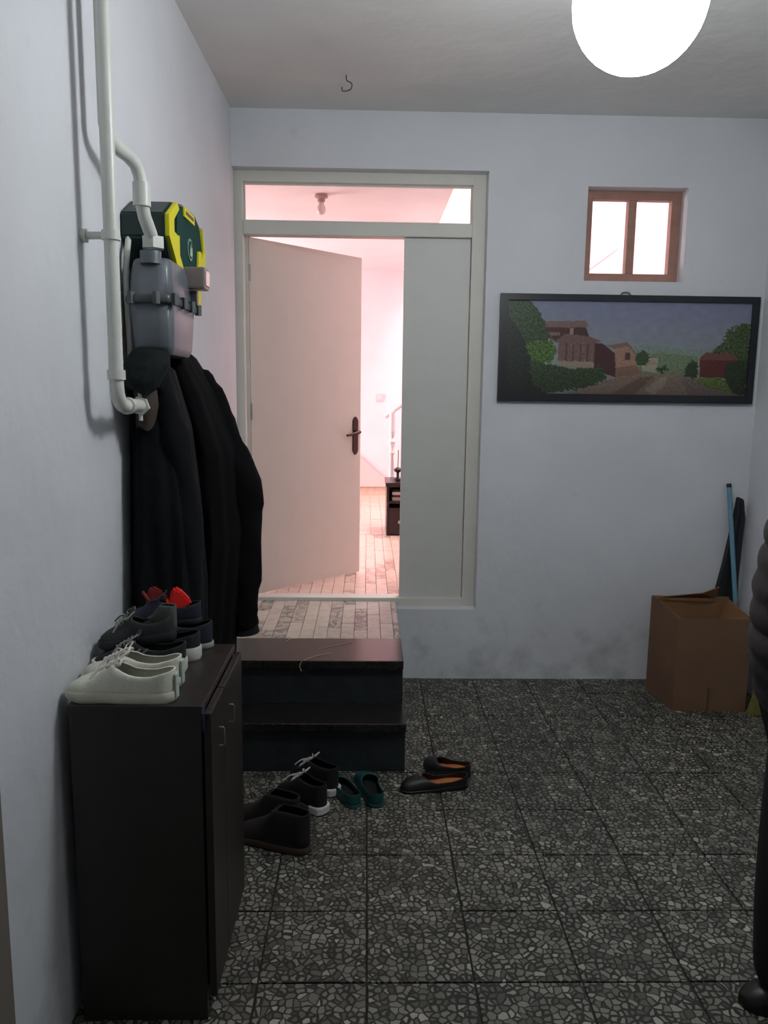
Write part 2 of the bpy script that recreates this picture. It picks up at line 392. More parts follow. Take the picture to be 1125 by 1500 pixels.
tag(obj('book', B(.22, 6.43, .7455, .5, 6.62, .765), mat('wine_cover', (90, 30, 40), .6)), 'wine red book lying between two pale ones on the media stand shelf', 'book', 'media lying on the stand shelf')
tag(obj('book', B(.215, 6.42, .7655, .49, 6.6, .79), mat('pale_cover', (214, 200, 196), .7)), 'pale book lying on top of the wine red one on the media stand shelf', 'book', 'media lying on the stand shelf')
orn = Thing('ornament', 'small dark ornament with a thin upright stem on the hall media stand', 'ornament', (.262, 6.5, z1))
orn.add('base', lathe(bmesh.new(), [(.035, 0), (.035, .02), (.012, .03), (.012, .07), (.03, .08), (.034, .1), (.01, .115)], (.262, 6.5, z1), 16), M_BLACKP, smooth=True)
orn.add('stem', tube(bmesh.new(), [(.262, 6.5, z1+.11), (.264, 6.5, z1+.26)], .005, 8), M_CHROME)
sw = Thing('light_switch', 'small white light switch on the far hall wall', 'switch', (.146, 8.95, 1.55))
sw.add('plate', B(.105, 8.938, 1.51, .187, 8.95, 1.595, bev=.002), mat('ivory_plastic', (205, 196, 200), .5))
sw.add('rocker', B(.125, 8.933, 1.53, .167, 8.9385, 1.575, bev=.001), mat('ivory_rocker', (215, 208, 210), .5))
hb = Thing('hall_bulb', 'unlit bulb in a holder on the hall ceiling, seen through the transom', 'bulb', (-.33, 5.62, 2.95))
hb.add('holder', lathe(bmesh.new(), [(.045, 0), (.045, -.02), (.025, -.03), (.025, -.05)], (-.33, 5.62, 2.95), 16), mat('dusty_rose_plastic', (170, 130, 126), .5), smooth=True)
hb.add('bulb', lathe(bmesh.new(), [(.014, -.05), (.02, -.065), (.032, -.09), (.03, -.115), (.015, -.132), (.003, -.136)], (-.33, 5.62, 2.95), 16), mat('milky_bulb', (225, 200, 195), .3), smooth=True)

# ------------------------------------------------------------------ door_1: frame, transom, fixed leaf, open leaf
d1 = Thing('door_1', None, None, (0, 4.36, HF), kind='structure')
fy0, fy1 = 4.315, 4.40
d1.add('frame_stile', B(-.728, fy0, .40, -.668, fy1, 2.775, bev=.004), M_WHITEWOOD)
d1.add('frame_stile', B(.552, fy0, .40, .645, fy1, 2.775, bev=.004), M_WHITEWOOD)
d1.add('frame_head', B(-.728, fy0+.001, 2.70, .645, fy1, 2.775, bev=.004), M_WHITEWOOD)
d1.add('transom_bar', B(-.668, fy0-.004, 2.432, .552, fy1-.002, 2.502, bev=.005), M_WHITEWOOD)
d1.add('threshold', B(-.668, fy0-.01, .40, .552, fy1-.003, .452, bev=.004), M_WHITEWOOD)
tg = d1.add('transom_pane', B(-.668, 4.355, 2.502, .552, 4.36, 2.70), M_GLASS)
for a in [(-.668, 2.502, .552, 2.512), (-.668, 2.69, .552, 2.70), (-.668, 2.512, -.658, 2.69), (.542, 2.512, .552, 2.69)]:
    d1.add('glazing_bead', B(a[0], 4.345, a[1], a[2], 4.355, a[3]), M_WHITEWOOD)
d1.add('fixed_leaf', B(.192, 4.335, .452, .548, 4.375, 2.430, bev=.002), mat('grey_white_leaf', (200, 202, 196), .5, var=.02))
d1.add('stop_strip', B(-.668, 4.375, .452, -.652, 4.39, 2.432), M_WHITEWOOD)
# open leaf
A = Vector((-.648, 4.385)); E_ = Vector((-.042, 5.0)); ang = math.atan2(E_.y-A.y, E_.x-A.x); Ln = (E_-A).length
LM = Matrix.Translation((A.x, A.y, 0)) @ Matrix.Rotation(ang, 4, 'Z')
lf = d1.add('open_leaf', B(0, 0, .442, Ln, .038, 2.432, bev=.002, mtx=LM), M_LEAF)
bm = bmesh.new(); c0 = Ln-.05
prism(bm, [(c0-.022, 1.24), (c0-.012, 1.222), (c0, 1.214), (c0+.012, 1.222), (c0+.022, 1.24), (c0+.022, 1.43), (c0+.012, 1.448), (c0, 1.456), (c0-.012, 1.448), (c0-.022, 1.43)], 'y', -.008, 0)
bm.transform(LM); d1.add('handle_plate', bm, M_BRONZE, parent=lf)
bm = bmesh.new(); tube(bm, [(c0, -.005, 1.36), (c0, -.045, 1.36), (c0-.02, -.05, 1.358), (c0-.06, -.05, 1.35), (c0-.115, -.048, 1.342)], [.011, .011, .011, .009, .008], 10); bm.transform(LM)
d1.add('handle_lever', bm, M_BRONZE, parent=lf, smooth=True)
bm = bmesh.new(); tube(bm, [(c0, .038, 1.36), (c0, .085, 1.36), (c0-.1, .088, 1.35)], [.011, .011, .009], 10); bm.transform(LM)
d1.add('handle_lever', bm, M_BRONZE, parent=lf, smooth=True)
bm = bmesh.new(); box(bm, c0-.02, .038, 1.22, c0+.02, .046, 1.45); bm.transform(LM); d1.add('handle_plate', bm, M_BRONZE, parent=lf)
for z in (.7, 1.45, 2.2):
    d1.add('hinge', tube(bmesh.new(), [(-.648, 4.39+.0, z), (-.648, 4.39, z+.09)], .008, 10), M_CHROME)

# ------------------------------------------------------------------ window_1
w1 = Thing('window_1', None, None, (1.41, 4.36, 2.21), kind='structure')
wy0, wy1 = 4.325, 4.375
X0, X1, Z0, Z1 = 1.143, 1.672, 2.21, 2.687
w1.add('frame_stile', B(X0, wy0, Z0, X0+.052, wy1, Z1, bev=.003), M_BROWNWOOD)
w1.add('frame_stile', B(X1-.052, wy0, Z0, X1, wy1, Z1, bev=.003), M_BROWNWOOD)
w1.add('frame_head', B(X0+.052, wy0, Z1-.045, X1-.052, wy1, Z1, bev=.003), M_BROWNWOOD)
w1.add('frame_sill', B(X0+.052, wy0, Z0, X1-.052, wy1, Z0+.052, bev=.003), M_BROWNWOOD)
w1.add('mullion', B(1.388, wy0, Z0+.052, 1.432, wy1, Z1-.045, bev=.003), M_BROWNWOOD)
w1.add('pane', B(X0+.052, 4.35, Z0+.052, 1.388, 4.354, Z1-.045), M_GLASS)
w1.add('pane', B(1.432, 4.35, Z0+.052, X1-.052, 4.354, Z1-.045), M_GLASS)

# ------------------------------------------------------------------ steps and marble landing
sp = Thing('entry_steps', None, None, (-.28, 3.6, 0), kind='structure')
SX0, SX1 = wx(3.6)-.0, .172
sp.add('masonry_core', (lambda b: (box(b, SX0, 3.34, 0, SX1-.006, D-.002, .41), box(b, SX0, 3.145, 0, SX1, 3.34, .19), b)[-1])(bmesh.new()), M_WALL)
land = sp.add('landing_bed', (lambda b: (box(b, SX0, 3.62, .41, SX1, D-.001, HF-.01), box(b, -.66, D-.001, .405, SX1, 4.30, HF-.01), b)[-1])(bmesh.new()), M_GROUT)
random.seed(3)
x = SX0+.005
while x < SX1-.01:
    xe = min(x+.066, SX1); y = 3.622; first = True
    while y < 4.30:
        ye = min(y+random.choice([.2, .3, .38, .16])*(random.uniform(.5, 1) if first else 1), 4.305); first = False
        if 4.305-ye < .06: ye = 4.305
        xx = max(x, -.66) if ye > D else x
        if xe-xx > .01:
            tl = B(xx+.001, y+.001, HF-.012, xe-.001, ye-.001, HF-random.uniform(0, .0015), bev=.001)
            sp.add('marble_strip', tl, M_MARB, parent=land)
        y = ye+.0001
    x = xe
sp.add('tread', B(SX0, 3.30, .395, SX1, 3.62, HF, bev=.004), M_GRAN)
sp.add('tread', B(SX0, 3.105, .19, SX1+.006, 3.325, .225, bev=.004), M_GRAN)
sp.add('riser', B(SX0, 3.325, .225, SX1-.002, 3.342, .395), M_RISER)
sp.add('riser', B(SX0, 3.13, 0, SX1+.003, 3.146, .19), M_RISER)

# straws on the dark treads
M_STRAW = mat('pale_straw', (176, 166, 136), .8)
def straw(pts, label, r=.0012, cat='straw'):
    tag(obj('straw', tube(bmesh.new(), smooth_path(pts), r, 5), M_STRAW), label, cat)
straw([(-.27, 3.30, HF+.002), (-.22, 3.36, HF+.002), (-.15, 3.40, HF+.002)], 'long pale straw lying at an angle on the top black tread')
straw([(-.22, 3.45, HF+.002), (-.12, 3.52, HF+.002), (-.06, 3.56, HF+.002)], 'faint straw near the middle of the top tread, behind the long one')
straw([(-.375, 3.56, HF+.002), (-.36, 3.60, HF+.002), (-.34, 3.61, HF+.002)], 'short straw at the back left of the top black tread')
straw([(-.278, 3.295, HF+.001), (-.288, 3.293, HF-.02), (-.28, 3.292, HF-.045)], 'curled pale thread hanging over the front edge of the top tread', .0014, 'thread')

# ------------------------------------------------------------------ pendant bulb lamp, its glare built as a globe
lx, ly, lz, lr = .672, 2.1, 2.585, .165
lp = Thing('pendant_lamp', 'bulb lamp hanging from the ceiling, its glare built as a large glowing white globe', 'lamp', (lx, ly, ZC))
lp.add('canopy', lathe(bmesh.new(), [(.05, 0), (.05, -.015), (.02, -.035), (.006, -.04)], (lx, ly, ZC), 20), M_WHITEWOOD, smooth=True)
lp.add('cord', tube(bmesh.new(), [(lx, ly, ZC-.035), (lx, ly, lz+lr+.05)], .004, 8), M_WHITEWOOD)
lp.add('socket', lathe(bmesh.new(), [(.012, .06), (.03, .05), (.05, .0), (.05, -.012)], (lx, ly, lz+lr), 20), M_WHITEWOOD, smooth=True)
bm = bmesh.new(); bmesh.ops.create_uvsphere(bm, u_segments=36, v_segments=22, radius=lr); bm.transform(Matrix.Translation((lx, ly, lz)))
lp.add('glare_globe', bm, emis('bulb_glare', (.93, .97, 1, 1), LAMP), smooth=True)  # sized and lit as the glare around a smaller bare bulb
# ceiling hook
tag(obj('ceiling_hook', tube(bmesh.new(), smooth_path([(-.108, 3.80, ZC+.01), (-.108, 3.80, ZC-.02), (-.085, 3.80, ZC-.035), (-.09, 3.80, ZC-.06), (-.125, 3.80, ZC-.068), (-.13, 3.80, ZC-.05)]), .003, 6), mat('grey_wire', (96, 98, 96), .5, .5)), 'small bent wire hook sticking out of the ceiling above the door', 'hook')

# ------------------------------------------------------------------ gas pipes
P1x, P1y, pr = -.700, 2.215, .0185
pp = Thing('gas_pipe', 'white painted riser pipe on the left wall, bent at the bottom towards the coats', 'pipe', (P1x, P1y, 1.57))
path = [(P1x, P1y, ZC)]+[(P1x, P1y, z) for z in (2.5, 2.0, 1.66, 1.625)]
for k in range(1, 7):
    a = k/6*PI/2; path.append((P1x, P1y+.055*(1-math.cos(a)), 1.62-.055*math.sin(a)))
path += [(P1x, P1y+.09, 1.565), (P1x, P1y+.33, 1.563)]
pp.add('pipe_run', tube(bmesh.new(), path, pr, 18), M_PIPE, smooth=True)
pp.add('elbow_collar', tube(bmesh.new(), [(P1x, P1y, 1.635), (P1x, P1y, 1.66)], pr+.005, 18), M_PIPE, smooth=True)
pp.add('elbow_collar', tube(bmesh.new(), [(P1x, P1y+.075, 1.565), (P1x, P1y+.10, 1.565)], pr+.005, 18), M_PIPE, smooth=True)
pp.add('union_nut', tube(bmesh.new(), [(P1x, P1y+.20, 1.563), (P1x, P1y+.225, 1.563)], pr+.009, 6), M_PIPE)
for s in (-1, 1):
    pp.add('bolt', tube(bmesh.new(), [(P1x, P1y+.21, 1.563+s*.02), (P1x, P1y+.21, 1.563+s*.043)], .006, 8), M_PIPE)
bm = bmesh.new(); tube(bm, [(wx(P1y)-.04, P1y+.01, 2.0), (P1x+.0, P1y, 2.0)], .010, 10); tube(bm, [(P1x, P1y, 1.988), (P1x, P1y, 2.012)], pr+.005, 18); tube(bm, [(wx(P1y)-.04, P1y+.01, 2.0), (wx(P1y)-.025, P1y+.01, 2.0)], .017, 12)
pp.add('clamp', bm, M_PIPE, smooth=True)
P2x, P2y = -.722, 2.275
pq = Thing('gas_pipe', 'white painted pipe behind the straight riser, curving down into the grey gas meter', 'pipe', (P2x, P2y, 2.1))
path = [(P2x, P2y, ZC), (P2x, P2y, 2.6), (P2x, P2y, 2.32), (P2x, P2y, 2.29), (P2x+.002, P2y+.012, 2.262), (P2x+.01, P2y+.04, 2.245), (P2x+.03, P2y+.085, 2.235), (P2x+.042, P2y+.115, 2.22), (P2x+.048, P2y+.128, 2.195), (P2x+.05, P2y+.133, 2.16), (P2x+.05, P2y+.135, 2.12), (P2x+.052, P2y+.15, 2.09), (P2x+.056, P2y+.19, 2.055), (P2x+.057, P2y+.205, 2.04), (P2x+.057, P2y+.21, 2.015)]
pq.add('pipe_run', tube(bmesh.new(), path, pr, 18), M_PIPE, smooth=True)
pq.add('sleeve_coupling', tube(bmesh.new(), [(P2x+.05, P2y+.134, 2.178), (P2x+.05, P2y+.134, 2.115)], pr+.006, 18), M_PIPE, smooth=True)
pq.add('union_nut', tube(bmesh.new(), [(P2x+.057, P2y+.212, 2.048), (P2x+.057, P2y+.212, 2.015)], .034, 6), M_PIPE)
bm = bmesh.new(); tube(bm, [(wx(2.3)-.01, P2y+.01, 1.985), (P2x, P2y, 1.985)], .006, 8)
# gas meter
mx0, mx1, my0, my1 = -.735, -.602, 2.455, 2.80
gm = Thing('gas_meter', 'grey two-part cast metal gas meter bolted together round its middle', 'meter', (-.67, 2.62, 1.74))
def mring(f, inset=0, tx=0, ty=0):
    cx, cy = (mx0+mx1)/2+tx, (my0+my1)/2+ty; rx, ry = (mx1-mx0)/2*f-inset, (my1-my0)/2*f-inset
    c = min(rx, ry)*.55
    return [(cx-rx+c, cy-ry), (cx+rx-c, cy-ry), (cx+rx-c*.3, cy-ry+c*.3), (cx+rx, cy-ry+c), (cx+rx, cy+ry-c), (cx+rx-c*.3, cy+ry-c*.3), (cx+rx-c, cy+ry), (cx-rx+c, cy+ry), (cx-rx+c*.3, cy+ry-c*.3), (cx-rx, cy+ry-c), (cx-rx, cy-ry+c), (cx-rx+c*.3, cy-ry+c*.3)]
def mloft(levels):
    bm = bmesh.new(); R = [[bm.verts.new((x, y, z)) for x, y in mring(f)] for z, f in levels]
    for a, b in zip(R, R[1:]):
        for k in range(12): bm.faces.new((a[k], a[(k+1) % 12], b[(k+1) % 12], b[k]))
    bm.faces.new(R[0]); bm.faces.new(R[-1])
    bmesh.ops.bevel(bm, geom=[e for e in bm.edges], offset=.0025, segments=1, affect='EDGES')
    return bm
up_ = gm.add('upper_housing', mloft([(1.895, .97), (1.975, .88), (1.998, .82), (2.008, .66)]), M_METER, smooth=True)
gm.add('lower_bowl', mloft([(1.875, .98), (1.80, .93), (1.75, .88), (1.728, .76)]), M_METER, smooth=True)
fl = gm.add('flange', mloft([(1.873, 1.06), (1.879, 1.08), (1.891, 1.08), (1.897, 1.06)]), M_METERD)
for (bx_, by_) in [(mx1+.006, my0+.02), (mx1+.008, my0+.13), (mx1+.008, my0+.235), (mx1+.006, my1-.01), (mx0+.02, my0-.004), (mx1-.04, my0-.01)]:
    bm = bmesh.new(); tube(bm, [(bx_, by_, 1.869), (bx_, by_, 1.902)], .012, 6); gm.add('bolt', bm, M_METERD, parent=fl)
bm = bmesh.new(); tube(bm, [(P2x+.057, P2y+.212, 1.985), (P2x+.057, P2y+.212, 2.02)], .03, 16); gm.add('inlet_port', bm, M_METER, parent=up_, smooth=True)
bm = bmesh.new(); tube(bm, [(-.668, 2.75, 1.985), (-.668, 2.75, 2.04)], .027, 16); gm.add('outlet_port', bm, M_METER, parent=up_, smooth=True)
ct = gm.add('counter_box', B(mx1-.02, 2.70, 1.945, -.555, 2.775, 2.012, bev=.006), mat('taupe_plastic', (120, 112, 110), .4))
gm.add('dial_window', B(-.5555, 2.71, 1.956, -.5515, 2.766, 2.002, bev=.001), mat('pinkish_clear', (206, 180, 178), .2), parent=ct)
gm.add('index_stalk', B(-.61, 2.72, 1.895, -.585, 2.745, 1.94), M_METERD, parent=ct)
# facet rib plate on bowl
# conduits behind the meter
cdt = Thing('outlet_pipe', 'thin white pipes running down the wall behind the gas meter', 'pipe', (-.755, 2.55, 1.8))
cdt.add('pipe_run', tube(bmesh.new(), smooth_path([(-.752, 2.60, 2.12), (-.752, 2.56, 2.05), (-.752, 2.53, 1.95), (-.752, 2.54, 1.80), (-.752, 2.55, 1.66)]), .009, 10), M_PIPE, smooth=True)

# ------------------------------------------------------------------ green and yellow box
gx = -.645
GW = wx(2.6)-.038-.004
gb = Thing('green_device_box', 'dark green angular wall box with yellow edges behind the gas meter', 'device', (wx(2.8), 2.8, 2.0))
poly = [(2.68, 2.212), (2.93, 2.25), (3.06, 2.232), (3.075, 2.14), (3.0, 2.07), (2.98, 1.95), (2.67, 1.95), (2.645, 2.03), (2.57, 2.095), (2.577, 2.158)]
poly = [(2.80, 2.232), (2.99, 2.245), (3.10, 2.215), (3.13, 2.13), (3.05, 2.05), (3.02, 1.93), (2.68, 1.93), (2.655, 2.02), (2.575, 2.088), (2.577, 2.158), (2.68, 2.212)]
M_GREEN = mat('dark_green_plastic', (20, 62, 58), .8, spec=.12); M_YEL = mat('yellow_plastic', (214, 206, 36), .6, spec=.2)
gb.add('housing', prism(bmesh.new(), poly, 'x', GW, gx, bev=.006), mat('blackish_green', (18, 42, 38), .45))
gb.add('front_plate', prism(bmesh.new(), [(2.72, 2.19), (2.78, 2.22), (2.98, 2.232), (3.05, 2.20), (3.085, 2.13), (3.01, 2.05), (2.98, 1.94), (2.78, 1.94), (2.77, 2.02), (2.70, 2.07)], 'x', gx, gx+.006), M_GREEN)
gb.add('yellow_edge', prism(bmesh.new(), [(2.70, 2.215), (2.725, 2.20), (2.655, 2.155), (2.655, 2.12), (2.70, 2.115), (2.72, 2.12), (2.72, 2.06), (2.775, 2.02), (2.775, 1.935), (2.70, 1.935), (2.675, 2.03), (2.59, 2.095), (2.592, 2.158)], 'x', gx, gx+.012), M_YEL)
gb.add('yellow_edge', prism(bmesh.new(), [(3.065, 2.21), (3.09, 2.185), (3.118, 2.13), (3.105, 2.08), (3.04, 2.035), (3.015, 1.935), (2.955, 1.935), (2.955, 2.02), (2.99, 2.06), (3.0, 2.12), (3.04, 2.125), (3.06, 2.10), (3.085, 2.13)], 'x', gx, gx+.012), M_YEL)
lb = gb.add('label_plate', B(gx+.006, 2.80, 2.195, gx+.011, 2.95, 2.225), M_YEL)
gb.add('label_slot', B(gx+.011, 2.82, 2.205, gx+.0125, 2.93, 2.215), M_BLACKP, parent=lb)
em = gb.add('emblem', lathe(bmesh.new(), [(.036, gx+.006), (.036, gx+.009), (.032, gx+.009)], (0, 2.885, 2.105), 28, 'x'), mat('grey_green_print', (96, 140, 126), .5), label='round grey-green emblem')
gb.add('emblem_center', lathe(bmesh.new(), [(.028, gx+.009), (.028, gx+.0105)], (0, 2.885, 2.105), 28, 'x'), M_GREEN, parent=em)
gb.add('emblem_flame', prism(bmesh.new(), [(2.868, 2.085), (2.872, 2.105), (2.888, 2.125), (2.885, 2.108), (2.90, 2.115), (2.90, 2.09), (2.885, 2.08)], 'x', gx+.0105, gx+.012), mat('pale_print', (150, 176, 150), .5), parent=em)
gb.add('badge', prism(bmesh.new(), [(2.86, 1.99), (2.875, 2.03), (2.89, 2.0), (2.885, 1.975), (2.865, 1.97)], 'x', gx+.006, gx+.009), mat('lime_print', (190, 200, 90), .5))

# ------------------------------------------------------------------ coats on the rack
M_BC = mat('black_wool', (9, 9, 11), .95, var=.25, vscale=6, bump=.3, bscale=40, spec=.15)
M_NV = mat('blue_black_fabric', (9, 12, 17), .95, var=.25, vscale=6, bump=.3, bscale=40, spec=.25)
M_GG = mat('dark_green_black_fabric', (17, 23, 23), .85, var=.25, vscale=9, bump=.3, spec=.25)
c1 = Thing('coat', 'long black wool coat with a bulging sleeve, hanging nearest the door', 'coat', (-.55, 2.9, 1.7), group=None)
c1.add('body', cloth(bmesh.new(), [(1.755, -.665, 2.72, .03, .09), (1.72, -.655, 2.75, .05, .155), (1.60, -.63, 2.79, .09, .20), (1.40, -.595, 2.84, .12, .23), (1.10, -.585, 2.84, .13, .24), (.80, -.60, 2.83, .115, .24), (.56, -.61, 2.82, .11, .24)], seed=1.0, fk=6), M_BC, smooth=True)
slv = c1.add('sleeve', tube(bmesh.new(), smooth_path([(-.60, 2.80, 1.68), (-.57, 2.82, 1.60), (-.535, 2.84, 1.49), (-.50, 2.85, 1.38), (-.455, 2.85, 1.27), (-.455, 2.86, 1.17), (-.455, 2.86, 1.02), (-.462, 2.86, .87), (-.462, 2.86, .77), (-.455, 2.86, .72)], 4), [.012, .034, .043, .045]+[.055]*4+[.06]*4+[.066]*4+[.072]*4+[.066]*4+[.066]*4+[.058]*4+[.052]*4+[.045], 20, fold=.05, fk=4), M_BC, smooth=True)
c1.add('cuff', tube(bmesh.new(), [(-.455, 2.86, .735), (-.452, 2.86, .70)], [.047, .05], 20), mat('black_knit', (9, 9, 10), .95), parent=slv, smooth=True)
c1.add('collar', tube(bmesh.new(), smooth_path([(-.70, 2.66, 1.70), (-.66, 2.68, 1.725), (-.635, 2.74, 1.72), (-.66, 2.8, 1.69)]), .022, 10), M_BC, smooth=True)
c2 = Thing('coat', 'blue-black parka hanging closest to the wall pipes, behind the shoes', 'coat', (-.68, 2.55, 1.66))
c2.add('body', cloth(bmesh.new(), [(1.70, -.70, 2.56, .03, .05), (1.67, -.695, 2.56, .06, .09), (1.50, -.680, 2.575, .085, .11), (1.20, -.672, 2.585, .10, .15), (.95, -.675, 2.59, .105, .165), (.83, -.678, 2.59, .105, .165), (.66, -.67, 2.6, .10, .16)], seed=4.0, fk=5), M_NV, smooth=True)
c2.add('sleeve', tube(bmesh.new(), smooth_path([(-.66, 2.50, 1.62), (-.63, 2.51, 1.48), (-.61, 2.52, 1.3), (-.60, 2.52, 1.1), (-.61, 2.52, .93)], 5), [.04]*5+[.05]*5+[.052]*5+[.05]*5+[.044], 18, fold=.06, fk=4), M_NV, smooth=True)
c3 = Thing('hood_jacket', 'dark green hooded jacket bunched under the gas meter with brown lining', 'jacket', (-.69, 2.46, 1.62))
c3.add('hood', cloth(bmesh.new(), [(1.735, -.685, 2.50, .03, .04), (1.72, -.683, 2.49, .052, .07), (1.68, -.692, 2.47, .066, .075), (1.64, -.70, 2.455, .058, .07), (1.605, -.70, 2.46, .045, .06)], n=32, seed=2, fk=4, sub=4), M_GG, smooth=True)
c3.add('lining', cloth(bmesh.new(), [(1.61, -.695, 2.465, .034, .045), (1.56, -.692, 2.47, .034, .045), (1.50, -.70, 2.48, .03, .04)], n=24, seed=2, fk=4, sub=3, fold=.03), mat('brown_lining', (66, 56, 50), .8), smooth=True)

def move(t, dx, dy, dz=0): t.o.location = (t.o.location.x+dx, t.o.location.y+dy, t.o.location.z+dz)
for t in (pp, pq): move(t, .038, -.122, 0)
for t in (gm,): move(t, .036, -.145, -.016)
move(cdt, .036, -.14, -.01)
move(gb, .038, -.16, -.03)
for t in (c2, c3): move(t, .038, -.12)
# ------------------------------------------------------------------ shoe cabinet
M_CAB = mat('wenge_board', (42, 38, 34), .4, var=.12, vscale=12, bump=.08)
M_CABD = mat('wenge_board_dark', (34, 31, 29), .4, var=.15, vscale=12)
cx0, cx1, cy0, cy1, cz = -.715, -.397, 1.795, 2.26, .855
cb = Thing('shoe_cabinet', 'dark brown two-door shoe cabinet standing against the left wall', 'cabinet', (-.56, 2.03, 0))
cb.add('side_panel', B(cx0, cy0, 0, cx1, cy0+.018, cz-.02, bev=.001), M_CAB)
cb.add('side_panel', B(cx0, cy1-.018, 0, cx1, cy1, cz-.02, bev=.001), M_CAB)
cb.add('top_panel', B(cx0-.003, cy0-.003, cz-.02, cx1+.004, cy1+.004, cz, bev=.0015), M_CAB)
cb.add('back_panel', B(cx0, cy0+.018, .03, cx0+.008, cy1-.018, cz-.02), M_CABD)
cb.add('bottom_panel', B(cx0+.008, cy0+.018, .06, cx1, cy1-.018, .078), M_CAB)
cb.add('shelf', B(cx0+.008, cy0+.018, .40, cx1-.02, cy1-.018, .416), M_CAB)
cb.add('plinth', B(cx1-.03, cy0+.018, 0, cx1-.014, cy1-.018, .06), M_CABD)
for (a, b, hy, tilt) in ((cy0+.004, 1.970, 1.898, .0), (1.974, cy1-.003, 2.045, 0)):
    dd = cb.add('door', B(cx1+.006, a, .065, cx1+.024, b, cz-.022, bev=.0015), M_CAB)
    bm = bmesh.new(); tube(bm, [(cx1+.024, hy, .705), (cx1+.034, hy, .705), (cx1+.037, hy, .71), (cx1+.037, hy, .75), (cx1+.034, hy, .755), (cx1+.024, hy, .755)], .0024, 8)
    cb.add('handle', bm, M_CHROME, parent=dd, smooth=True)
tag(obj('blue_rag', cloth(bmesh.new(), [(.85, -.392, 1.802, .005, .009), (.84, -.391, 1.79, .006, .008), (.82, -.391, 1.787, .0055, .007), (.805, -.391, 1.788, .004, .005)], n=16, sub=2), mat('navy_cloth', (22, 22, 50), .8)), 'scrap of navy cloth jammed at the near corner of the cabinet door', 'cloth')

